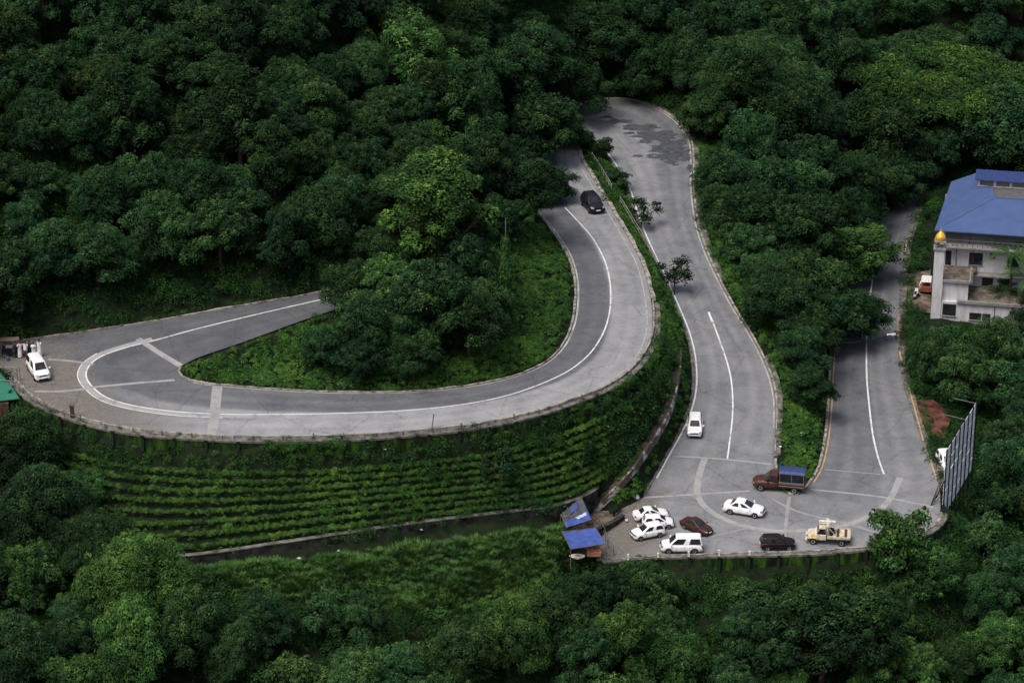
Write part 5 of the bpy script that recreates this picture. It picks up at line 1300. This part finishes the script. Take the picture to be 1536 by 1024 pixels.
tarp('pale_patch', [qlerp(cor,.45,.74,.12), qlerp(cor,.92,.72,.12), qlerp(cor,.90,.84,.10), qlerp(cor,.5,.86,.10)], M['tarp_lite'], s2, .02, 6, 7)
mb = MB(); [mb.tube([qlerp(cor,a,.0,.09), qlerp(cor,a,.68,.09)], .035, 5) for a in (.1,.32,.55,.78)]; mb.tube([qlerp(cor,.0,.3,.12), qlerp(cor,.45,.62,.12)], .03, 5); mb.build('batten', M['sheet_iron'], s2)
rail('leaning thin metal railing at the right side of the stalls', np.array([P(899,790,0),P(907,806,0),P(911,822,0),P(920,833,0)]), .95, M['metal'], 1.3, (.5,1.0), r=.025)
# sacks, barrel and rubble around the stalls
def sack(px, py, z, label, s=1.0, mat='litter'):
    r_ = np.random.RandomState(int(px)); mb = MB(); mb.ball((0,0,.2), .32,.26,.22, 10, 7); mb.ball((.1,.05,.38), .18,.16,.14, 8, 5)
    mb.v = [(x+.03*math.sin(9*y+z_*7), y+.03*math.sin(8*x), z_) for x, y, z_ in mb.v]
    o = mb.build('sack', M[mat], None, smooth=True); o.location = tuple(P(px, py, z)); o.scale = (s,)*3; tag(o, label, 'sack'); return o
sack(843,812,.5,'large white sack leaning at the left post of the blue stall',1.5); sack(953,750,.1,'white plastic sack on the kerb above the parked white cars',1.2)
sack(884,786,.0,'brown round sack between the two stalls',1.1,'bamboo')
M['stone'] = mat_plain('pale_stone', (.38,.36,.33), .9, 0, .3, 3, bump=.4)
for i, (x, y, s) in enumerate([(938,757,.5),(944,755,.4),(949,753,.35),(932,759,.35)]):
    mb = MB(); mb.ball((0,0,.1), .55,.35,.25, 7, 5); mb.v = [(a+.08*math.sin(5*b+i), b+.06*math.sin(7*a), c) for a,b,c in mb.v]; o = mb.build('kerb_stone', M['stone']); o.location = tuple(P(x,y,.12)); o.scale = (s*1.6,s*1.6,s*1.2); o.rotation_euler.z = .4; tag(o, 'pale broken kerb stone at the end of the dirt path behind the parked cars', 'stone', 'broken kerb stones')

# ---------------------------------------------------------------- billboard seen from behind
bl, brt_ = P(1412,782,-2.2), P(1457,706,-.4); BSL = (-.4+2.2)
bb = empty('billboard', tuple(bl), math.atan2(brt_[1]-bl[1], brt_[0]-bl[0]), 'tall billboard frame of weathered white sheets seen almost edge on, right of the right road', 'billboard')
BLn = float(np.linalg.norm((brt_-bl)[:2])); BH = 7.4
def mat_sheets():
    m, nt, bs = newmat('weathered_sheets'); tc = nt.nodes.new('ShaderNodeTexCoord'); mp = nt.nodes.new('ShaderNodeMapping'); mp.inputs['Scale'].default_value = (3.2,1,.35); lnk(nt, tc.outputs['Object'], mp.inputs['Vector'])
    n = nt.nodes.new('ShaderNodeTexNoise'); n.inputs['Scale'].default_value = 1.6; n.inputs['Detail'].default_value = 5; n.inputs['Distortion'].default_value = .6; lnk(nt, mp.outputs['Vector'], n.inputs['Vector'])
    r = ramp(nt, n.outputs['Fac'], [(.30, (.25,.255,.27)), (.37, (.62,.63,.65)), (.46, (.86,.86,.87)), (.7, (.90,.90,.90))]); lnk(nt, r.outputs['Color'], bs.inputs['Base Color']); bs.inputs['Roughness'].default_value = .7; return m
M['sheets'] = mat_sheets(); NC, NR = 7, 5
for r_ in range(NR):
    mb = MB()
    for c in range(NC):
        x0 = BLn*c/NC+.015; x1 = BLn*(c+1)/NC-.015; z0 = .1+BH*r_/NR+.04; z1 = .1+BH*(r_+1)/NR-.04; dy = rnd.uniform(0,.012)
        mb.box(x0, x1, dy, dy+.03, z0+rnd.uniform(0,.05), z1-rnd.uniform(0,.05))
    mb.v = [(x,y,z+BSL*x/BLn) for x,y,z in mb.v]; mb.build('sheet_row', M['sheets'], bb)
for c in range(NC+1):
    x = BLn*c/NC; mb = MB(); mb.tube([(x,-.10,-1.5 if c else -4),(x,-.10,BH+.35+.2*(c%2))], .06, 6); mb.tube([(x,-.1,BH*.62),(x,1.8,-.6)], .05, 5) if c % 2 == 0 else None; mb.v = [(x_,y_,z_+BSL*x_/BLn) for x_,y_,z_ in mb.v]; mb.build('post', M['trim'], bb)
for r_ in range(NR+1):
    z_ = .1+BH*r_/NR; mb = MB(); mb.tube([(BLn*i/10, .07+.02*math.sin(i*1.3+r_), z_+.10*math.sin(i*.9+r_*2)) for i in range(11)], .025, 5); mb.v = [(x,y,z+BSL*x/BLn) for x,y,z in mb.v]; mb.build('rail', M['trim'], bb)
mb = MB(); [mb.tube([(BLn*q, -.1, BH+.2+BSL*q),(BLn*q-.3, 2.2, BH+.4+BSL*q)], .03, 5) for q in (.62,.95)]; mb.build('lamp_arm', M['metal'], bb)
mb = MB(); [mb.tube([(.1+.12*i, .05, BH*(.75-.09*i)),(-.9-.1*i,.9,BH*.25),(-1.9+.25*i, 1.7,.1)], .035, 4) for i in range(5)]; mb.build('stay_cable', M['trim'], bb)

# ---------------------------------------------------------------- the white building with the blue roof
hs = empty('white_building', tuple(P(1395,488,-4.0)), rad(-10), 'white storeyed building with a blue hipped roof and a slim tower, at the right edge', 'building')
def mat_wall(name, c, dirt=.5):
    m, nt, bs = newmat(name); tc = nt.nodes.new('ShaderNodeTexCoord'); mp = nt.nodes.new('ShaderNodeMapping'); mp.inputs['Scale'].default_value = (1.6,1.6,.35); lnk(nt, tc.outputs['Object'], mp.inputs['Vector'])
    n = nt.nodes.new('ShaderNodeTexNoise'); n.inputs['Scale'].default_value = 1.3; n.inputs['Detail'].default_value = 6; n.inputs['Roughness'].default_value = .7; lnk(nt, mp.outputs['Vector'], n.inputs['Vector'])
    r = ramp(nt, n.outputs['Fac'], [(.30, tuple(x*dirt for x in c)), (.5, tuple(x*.85 for x in c)), (.65, c)]); lnk(nt, r.outputs['Color'], bs.inputs['Base Color']); bs.inputs['Roughness'].default_value = .85; return m
M['wall_white'] = mat_wall('lime_white_wall', (.62,.61,.63), .6); M['wall_grey'] = mat_wall('grey_wall', (.10,.10,.105), .5); M['roof_brown'] = mat_plain('mossy_flat_roof', (.13,.11,.09), .9, 0, .45, 1.2, bump=.3); M['slab'] = mat_wall('slab_edge', (.26,.25,.24), .4)
def mat_roof(name, c, sx=5.0):
    m, nt, bs = newmat(name); tc = nt.nodes.new('ShaderNodeTexCoord'); wv = nt.nodes.new('ShaderNodeTexWave'); wv.inputs['Scale'].default_value = sx; wv.bands_direction = 'X'; wv.inputs['Distortion'].default_value = 0; lnk(nt, tc.outputs['Object'], wv.inputs['Vector'])
    n = noise_node(nt, .8, 5, .7); r = ramp(nt, n.outputs['Fac'], [(.3, tuple(x*.8 for x in c)), (.7, tuple(x*1.12 for x in c))]); b = nt.nodes.new('ShaderNodeBump'); b.inputs['Strength'].default_value = .7; b.inputs['Distance'].default_value = .05
    lnk(nt, wv.outputs['Fac'], b.inputs['Height']); lnk(nt, b.outputs['Normal'], bs.inputs['Normal']); c2 = mixc(nt, .5, r.outputs['Color'], ramp(nt, wv.outputs['Fac'], [(0,(.75,.75,.75)),(1,(1.12,1.12,1.12))]).outputs['Color'], 'MULTIPLY'); lnk(nt, c2, bs.inputs['Base Color']); bs.inputs['Roughness'].default_value = .55; return m
M['roof_blue'] = mat_roof('blue_ribbed_sheet', (.080,.130,.290)); M['roof_green'] = mat_roof('green_ribbed_sheet', (.035,.22,.15))
def hb(nm, mat, *boxes, bevel=.02, parent=hs):
    mb = MB(); [mb.box(*b) for b in boxes]; return mb.build(nm, mat, parent, bevel=bevel)
hb('lower_storey', M['wall_white'], (1.0,12,.0,5.2,-1.5,3.05)); hb('terrace_roof', M['roof_brown'], (2.9,12.2,-.25,4.45,3.06,3.2)); hb('parapet', M['slab'], (2.9,12.2,-.30,-.10,3.0,3.36), (2.75,2.95,-.3,.3,3.0,3.3))
hb('stair_block', M['wall_white'], (1.1,3.9,.35,4.4,3.07,5.3)); hb('stair_block_roof', M['roof_brown'], (.85,4.3,.05,4.45,5.31,5.45), (3.9,4.6,3.2,4.45,5.31,5.6)); hb('stair_coping', M['slab'], (.8,4.1,.0,.18,5.28,5.6), (3.95,4.13,.2,4.4,5.28,5.62))
hb('upper_storey', M['wall_white'], (1.0,12,4.5,18.5,3.0,8.0)); hb('balcony_slab', M['slab'], (.4,12.3,3.2,18.7,8.01,8.22)); hb('attic', M['wall_grey'], (1.0,12,4.4,18.4,8.23,9.95)); hb('shade_ledge', M['slab'], (4.2,12,3.4,4.48,4.75,4.92))
tv_ = hb('tower', M['wall_white'], (-.02,1.06,-.1,1.0,-1.5,9.1)); mb = MB(); mb.box(-.16,1.2,-.24,1.14,9.11,9.3); [mb.box(x,x+.14,y,y+.14,9.3,10.0) for x in (0,.9) for y in (-.06,.82)]; mb.box(-.1,1.14,-.18,1.08,10.0,10.12); mb.build('belfry', M['slab'], tv_)
MB().lathe((.52,.45,10.12), [(.46,0),(.56,.22),(.54,.45),(.36,.75),(.14,.98),(.05,1.1),(.03,1.5),(0,1.5)], 16).build('golden_dome', mat_plain('gold_dome', (.72,.42,.05), .45, .2, .2, 3), tv_)
mb = MB(); xl, xr = -.25, 13.0; yf, yb = 3.5, 18.2; ze, zr_ = 9.95, 11.75; ry = 9.7; rx = 6.1
Vr = [(xl,yf,ze),(xr,yf,ze),(xr,ry,zr_),(rx,ry,zr_),(rx-1.2,yb,zr_),(xl+1.2,yb,ze),(xl,yf,ze-.12),(xr,yf,ze-.12),(xl+1.2,yb,ze-.12)]
mb.add(Vr, [(0,1,2,3),(0,3,4,5),(6,7,1,0),(8,6,0,5)]); rf_o = mb.build('roof', M['roof_blue'], hs)
hb('flat_roof', M['wall_grey'], (rx-.6,13,ry+.02,yb-.2,11.0,11.5)); MB().tube([(xl,yf,ze+.03),(rx,ry,zr_+.03),(xr,ry,zr_+.03)], .07, 5).build('ridge_cap', M['roof_blue'], rf_o)
dm = hb('roof_dormer', M['wall_white'], (4.0,9.6,13.4,15.8,11.5,12.4)); hb('dormer_roof', M['tarp_truck'], (3.7,10.0,12.9,16.1,12.41,12.52), parent=dm); hb('dormer_opening', M['sheet_iron'], *[(4.25+1.8*i,5.75+1.8*i,13.34,13.42,11.7,12.2) for i in range(3)], parent=dm)
def win(x0, x1, y, z0, z1, n=2, mat='glass'):
    o = hb('window', M['trim'], (x0,x1,y-.06,y+.03,z0,z1)); hb('pane', M[mat], *[(x0+.07+(x1-x0-.07)/n*i, x0+(x1-x0-.07)/n*(i+1), y-.075,y-.055,z0+.07,z1-.07) for i in range(n)], bevel=0, parent=o); hb('sill', M['slab'], (x0-.08,x1+.08,y-.18,y-.0,z0-.1,z0-.01), parent=o)
win(3.7,5.2,4.5,5.75,7.15); win(5.95,6.55,4.5,6.7,7.25,1); win(1.1,1.75,4.5,5.5,7.2,1); win(7.9,9.2,4.5,5.75,7.15); win(4.2,5.5,.0,1.1,1.9,2); win(5.6,6.5,.0,1.1,1.9,1); win(1.25,2.7,.0,1.4,2.75,2); win(5.3,6.5,4.5,3.3,4.5,2); win(7.2,8.4,4.5,3.3,4.5,2)
hb('balcony_rail', M['wall_grey'], *[(1.2+.55*i,1.26+.55*i,3.3,3.36,8.23,9.0) for i in range(20)], (1.1,12,3.3,3.36,9.0,9.06), bevel=0)
mb = MB(); mb.tube([(2.3,4.42,3.3),(2.3,4.42,7.9)], .05, 6); mb.tube([(6.9,-.05,-1),(6.9,-.05,3.0)], .05, 6); mb.build('drainpipe', M['metal'], hs)
# small three wheeler beside the tower
g = P(1389,436,-3.4); rk = empty('auto_rickshaw', tuple(g), rad(80), 'small white and orange three wheeled taxi half hidden behind the slim tower', 'rickshaw')
mb = MB(); mb.add([(-1.2,-.62,.35),(.6,-.62,.35),(1.1,-.25,.35),(1.1,.25,.35),(.6,.62,.35),(-1.2,.62,.35),(-1.2,-.62,.95),(.6,-.6,.95),(1.1,-.22,.85),(1.1,.22,.85),(.6,.6,.95),(-1.2,.62,.95)], [(0,5,4,3,2,1),(6,7,8,9,10,11)]+[(i,(i+1)%6,(i+1)%6+6,i+6) for i in range(6)]); mb.build('body', mat_plain('orange_paint', (.22,.065,.03), .4, 0, .2, 2), rk, bevel=.04)
mb = MB(); mb.box(-1.2,.55,-.6,.6,1.55,1.68,None,.08); [mb.box(x,x+.05,y,y+.05,.95,1.56) for x in (-1.15,.48) for y in (-.58,.53)]; mb.build('hood', M['white_paint'], rk, bevel=.03)
mb = MB(); mb.add([(.98,-.3,.95),(.98,.3,.95),(.58,.48,1.52),(.58,-.48,1.52)], [(0,1,2,3)]); mb.build('windscreen', M['glass'], rk)
wheel(rk, .85, 0, .22, .12, 1); wheel(rk, -.8, .55, .22, .12, 1); wheel(rk, -.8, -.55, .22, .12, -1)
# palms and banana plants in front of the building
def palm(px, py, z, hgt, fl, nfr, label, seed, name='palm_tree', wid=.5, tone='leaf'):
    g = P(px, py, z); r_ = np.random.RandomState(seed); base = float(tz(g[0], g[1])); H_ = max(.8, g[2]-base)
    root = empty(name, (g[0], g[1], base), 0, label, 'palm'); MB().tube([(0,0,-.3),(.15,0,H_*.5),(0,0,H_)], .17, 8, .10).build('trunk', M['bark'], root)
    Cs=[];Ns=[];Ds=[];Sz=[];Tn=[]
    for i in range(nfr):
        a = i*2.4+r_.uniform(-.2,.2); el = r_.uniform(.1,1.0); ln = fl*r_.uniform(.8,1.1)
        for s in np.linspace(.06,1,26):
            x = s*ln*math.cos(el*.6); zc = s*ln*math.sin(el)-.55*ln*s*s*1.1; p = np.array([math.cos(a)*x, math.sin(a)*x, H_+zc])
            wd = wid*(math.sin(math.pi*min(1,s*.85+.12)))
            tang = np.array([math.cos(a), math.sin(a), math.sin(el)-1.2*s]); tang /= np.linalg.norm(tang); sd_ = np.array([-math.sin(a), math.cos(a), 0])
            for sg in (1,-1):
                d = sd_*sg+tang*.7+np.array([0,0,-.35]); d /= np.linalg.norm(d); Cs.append(p+d*wd*.5); Ds.append(d); Ns.append(np.cross(d, tang)*sg+r_.normal(0,.1,3)); Sz.append(wd*1.05); Tn.append(np.clip(.55+r_.normal(0,.1),0,1))
    n_ = len(Cs); o = fastmesh('fronds', leafset(np.array(Cs),np.array(Ns),np.array(Ds),np.array(Sz), .22 if name == 'palm_tree' else .6), quads(n_), M['leaf'], np.repeat(Tn,4), root); o.color = TONE[tone]
palm(1518,380,4.0,8,4.2,20,'palm with feathery fronds in front of the right end of the white building',1,tone='leaf_bright')
palm(1540,415,2.0,6,3.8,18,'palm with long arching fronds at the frame edge beside the terrace',7)
palm(1508,435,-.5,3,3.0,14,'lower palm in front of the terrace of the white building',2)
palm(1522,500,-2.2,2,2.6,9,'banana plant with broad leaves at the right edge below the building',3,'banana_plant',.55,'leaf_bright')
palm(1480,505,-3.0,1,1.5,9,'small dark palm below the lower windows of the building',4,'palm_tree',.4,'leaf_dark')

# ---------------------------------------------------------------- green roofed shed and gate at the left edge
gs = empty('green_roofed_shed', tuple(P(-14,612,9.6)), 0, 'brown wooden shed with a green ribbed metal roof at the left edge', 'shed')
c = [rel(gs,-60,556,13.6), rel(gs,-2,556,13.6), rel(gs,31,597,12.4), rel(gs,-50,607,12.2)]
mb = MB(); mb.add(c+[(x,y,z-.07) for x,y,z in c], [(0,3,2,1),(4,5,6,7),(0,1,5,4),(1,2,6,5),(2,3,7,6),(3,0,4,7)]); mb.build('roof', M['roof_green'], gs)
mb = MB(); x0, y0 = c[3][0]+.2, min(c[3][1],c[2][1])+.5; x1 = c[2][0]-1.1; mb.box(x0,x1,y0,c[1][1]-.4,-1.2,c[3][2]-.12); mb.build('wall', M['rust'], gs); mb = MB(); [mb.box(x0+.45*i,x0+.5+.45*i-.38,y0-.03,y0-.003,-.9,c[3][2]-.2) for i in range(int((x1-x0)/.45))]; mb.build('plank', M['bamboo'], gs)
mb = MB(); mb.box(x1-1.4,x1-.6,y0-.05,y0-.01,.35,1.0); mb.build('opening', M['trim'], gs)
gt = empty('pipe_gate', tuple(P(15,572,12.9)), rad(-8), 'grey pipe barrier beside the white people carrier and the green roof', 'gate')
mb = MB(); [mb.tube([(x,0,-.2),(x,0,1.5)], .05, 6) for x in (.75,1.0)]; mb.build('post', M['metal'], gt); mb = MB(); mb.tube([(-2.2,0,1.45),(1.0,0,1.5)], .045, 6); mb.build('top_rail', M['metal'], gt); mb = MB(); [mb.tube([(.75,0,z_),(1.0,0,z_)], .03, 5) for z_ in (.3,.6,.9,1.2)]; mb.tube([(-1.2,-.6,.35),(1.5,-.5,.35),(1.6,-.9,.0)], .05, 6); mb.build('lower_rail', M['metal'], gt)

# ---------------------------------------------------------------- people at the left hairpin
M['skin'] = mat_plain('brown_skin', (.20,.10,.06), .6, 0, .1); M['hair'] = mat_plain('black_hair', (.010,.009,.008), .7, 0, .1); M['cloth_white'] = mat_plain('white_cotton', (.72,.72,.74), .85, 0, .12, 5); M['cloth_dark'] = mat_plain('dark_cloth', (.018,.020,.026), .85, 0, .2, 5); M['cloth_blue'] = mat_plain('blue_cloth', (.06,.10,.22), .85, 0, .2, 5); M['cloth_brown'] = mat_plain('brown_cloth', (.10,.06,.045), .85, 0, .2, 5)
def person(px, py, head, label, top, bottom, robe, armpose, hgt=1.68, z=None):
    g = onroad(px, py); root = empty('person', (g[0],g[1],g[2]), rad(head), label, 'person'); s = hgt/1.70; root.scale = (s,)*3
    J = {'pel':(0,0,.92,.13),'bel':(0,0,1.08,.125),'che':(.01,0,1.30,.145),'nek':(0,0,1.46,.055),'hd1':(.015,0,1.56,.085),'hd2':(.02,0,1.64,.09)}
    v = []; r = []; e = []
    def jv(p, rr, par=None):
        v.append(p); r.append(rr)
        if par is not None: e.append((par, len(v)-1))
        return len(v)-1
    pel = jv(J['pel'][:3], .13); b = jv(J['bel'][:3], .12, pel); ch = jv(J['che'][:3], .14, b); nk = jv(J['nek'][:3], .055, ch); h1 = jv(J['hd1'][:3], .08, nk); jv(J['hd2'][:3], .088, h1)
    nose = jv((.105,0,1.585), .018, h1)
    for sy in (1,-1):
        jv((.0,sy*.088,1.59), .016, h1)
        hip = jv((0,sy*.10,.86), .085, pel); kn = jv((.02,sy*.11,.48), .06, hip); an_ = jv((0,sy*.12,.09), .042, kn); jv((.12,sy*.13,.04), .036, an_)
        sh = jv((0,sy*.19,1.38), .058, ch)
        if armpose == 'down': el_, wr2 = (-.02,sy*.25,1.10), (.06,sy*.25,.86)
        elif armpose == 'up': el_, wr2 = (.16,sy*.28,1.28), (.20,sy*.10,1.52)
        else: el_, wr2 = (.04,sy*.26,1.12), (.22,sy*.08,1.16)
        a1 = jv(el_, .042, sh); a2 = jv(wr2, .030, a1); d = (Vector(wr2)-Vector(el_)).normalized(); pm_ = jv(tuple(Vector(wr2)+d*.06), .032, a2)
        side = Vector((0,0,1)).cross(d); side = side.normalized() if side.length > .1 else Vector((1,0,0))
        for q in range(4):
            o1 = Vector(wr2)+d*.11+side*(.026*(q-1.5)); f1 = jv(tuple(o1), .0095, pm_); jv(tuple(o1+d*(.05-.006*abs(q-1.4))+Vector((.012,0,-.008))), .008, f1)
        jv(tuple(Vector(wr2)+d*.07+side*.055), .010, pm_)
    me = bpy.data.meshes.new('body'); me.from_pydata(v, e, []); o = bpy.data.objects.new('body', me); col.objects.link(o); o.parent = root; me.materials.append(M['skin'])
    sk = o.modifiers.new('skin', 'SKIN'); 
    if not me.skin_vertices: pass
    for i, rr in enumerate(r): me.skin_vertices[0].data[i].radius = (rr, rr)
    me.skin_vertices[0].data[0].use_root = True
    ss = o.modifiers.new('sub', 'SUBSURF'); ss.levels = 1; ss.render_levels = 1
    # clothes
    ell = lambda c, a, b_, z_: [(c+a*math.cos(t), b_*math.sin(t), z_+.012*math.sin(3*t)) for t in [6.283*k_/16 for k_ in range(16)]]
    def sleeve(nm, rings, mat):
        vv = [p for q in rings for p in q]; ff = [(i*16+j, i*16+(j+1)%16, (i+1)*16+(j+1)%16, (i+1)*16+j) for i in range(len(rings)-1) for j in range(16)]; return meshobj(nm, vv, ff, mat, root, smooth=True)
    sleeve('shirt', [ell(0,.165,.205,.80 if not robe else .84), ell(0,.155,.19,1.05), ell(.01,.165,.215,1.28), ell(.0,.14,.22,1.39), ell(0,.075,.10,1.455)], top)
    if robe: sleeve('robe', [ell(0,.20,.235,.10), ell(.01,.185,.215,.5), ell(0,.165,.20,.86)], bottom)
    else:
        for sy in (1,-1):
            mb = MB(); mb.tube([(0,sy*.10,.88),(.02,sy*.11,.48),(0,sy*.12,.08)], [.115,.085,.065], 10); mb.build('trousers', bottom, root, smooth=True)
    for sy in (1,-1):
        mb = MB(); e2 = (-.02,sy*.25,1.10) if armpose == 'down' else ((.16,sy*.28,1.28) if armpose == 'up' else (.04,sy*.26,1.12)); mb.tube([(0,sy*.17,1.39), e2], [.075,.058], 8); mb.build('sleeve', top, root, smooth=True)
    mb = MB(); mb.ball((0,0,1.655), .105,.098,.095, 12, 8); mb.v = [(x-.025, y, max(z_, 1.60)) for x, y, z_ in mb.v]; mb.build('hair', M['hair'], root, smooth=True)
    mb = MB(); [mb.ball((.098,sy*.032,1.605), .012,.014,.010, 6, 4) for sy in (1,-1)]; mb.build('eyes', M['trim'], root); mb = MB(); mb.box(.095,.102,-.025,.025,1.538,1.546); mb.build('mouth', M['rust'], root)
    return root
W_, D_ = M['cloth_white'], M['cloth_dark']
person(30.5,536,-60,'man in white shirt and long white wrap, leftmost of the white clad figures',W_,W_,True,'up')
person(39,536,-100,'person in a white shirt and brown trousers standing second among the white clad figures',W_,M['cloth_brown'],False,'up')
person(51,535,-90,'short person in a full white robe with hands held together',W_,W_,True,'front',1.5)
person(60,534.5,-120,'tall person in white holding hands up, rightmost of the group',W_,W_,True,'up',1.78)
person(24.5,536.5,-80,'person in dark clothes at the left end of the group',D_,D_,False,'down',1.62)
person(45.5,534,-95,'person in dark clothes between two white clad figures',D_,D_,True,'down',1.58)
person(35,532,-95,'person in dark clothes standing behind the first two white clad figures',D_,M['cloth_blue'],False,'down',1.6)
ct = empty('snack_cart', tuple(onroad(16,534)), rad(5), 'dark snack cart with a small pale canopy beside the group of people', 'cart')
mb = MB(); mb.box(-.8,.75,-.35,.35,.45,.95); mb.build('box', M['trim'], ct, bevel=.02); [MB().tube([(x,y,.9),(x,y,1.76)], .03, 5).build('post', M['metal'], ct) for x in (-.75,.7) for y in (-.3,.3)]; mb = MB(); mb.box(-.9,.9,-.4,.4,1.75,1.81); mb.build('canopy', mat_plain('canopy_tan', (.12,.09,.07), .8, 0, .3, 3), ct); wheel(ct,-.5,-.38,.27,.06,-1); wheel(ct,.45,-.38,.27,.06,-1); mb = MB(); mb.box(-.4,.3,-.25,.2,.96,1.25); mb.build('jar_rack', M['lamp'], ct)
mb = MB(); mb.lathe((0,0,0), [(0,0),(.16,0),(.18,.3),(.1,.42),(.09,.46),(0,.46)], 12); o = mb.build('water_can', M['cloth_blue']); o.location = tuple(onroad(12,541)); tag(o, 'small blue water can on the ground in front of the snack cart', 'can')
# ---------------------------------------------------------------- light
w = bpy.data.worlds.new('World'); scene.world = w; w.use_nodes = True
nt = w.node_tree; bg = nt.nodes['Background']
sky = nt.nodes.new('ShaderNodeTexSky'); sky.sky_type = 'NISHITA'; sky.sun_disc = False
SUN_EL, SUN_AZ = rad(62), rad(225)                       # azimuth from +Y towards +X
sky.sun_elevation = SUN_EL; sky.sun_rotation = SUN_AZ; sky.air_density = 1.0; sky.dust_density = 6.0; sky.ozone_density = .6
nt.links.new(sky.outputs['Color'], bg.inputs['Color']); bg.inputs['Strength'].default_value = .15
sd = bpy.data.lights.new('sun', 'SUN'); sd.energy = 2.1; sd.angle = rad(30); sd.color = (1, .985, .96)
so = bpy.data.objects.new('sun', sd); col.objects.link(so)
dv = Vector((math.sin(SUN_AZ)*math.cos(SUN_EL), math.cos(SUN_AZ)*math.cos(SUN_EL), math.sin(SUN_EL)))
so.rotation_euler = dv.to_track_quat('Z', 'Y').to_euler()
scene.view_settings.view_transform = 'Standard'; scene.view_settings.look = 'None'; scene.view_settings.exposure = 0; scene.view_settings.gamma = 1
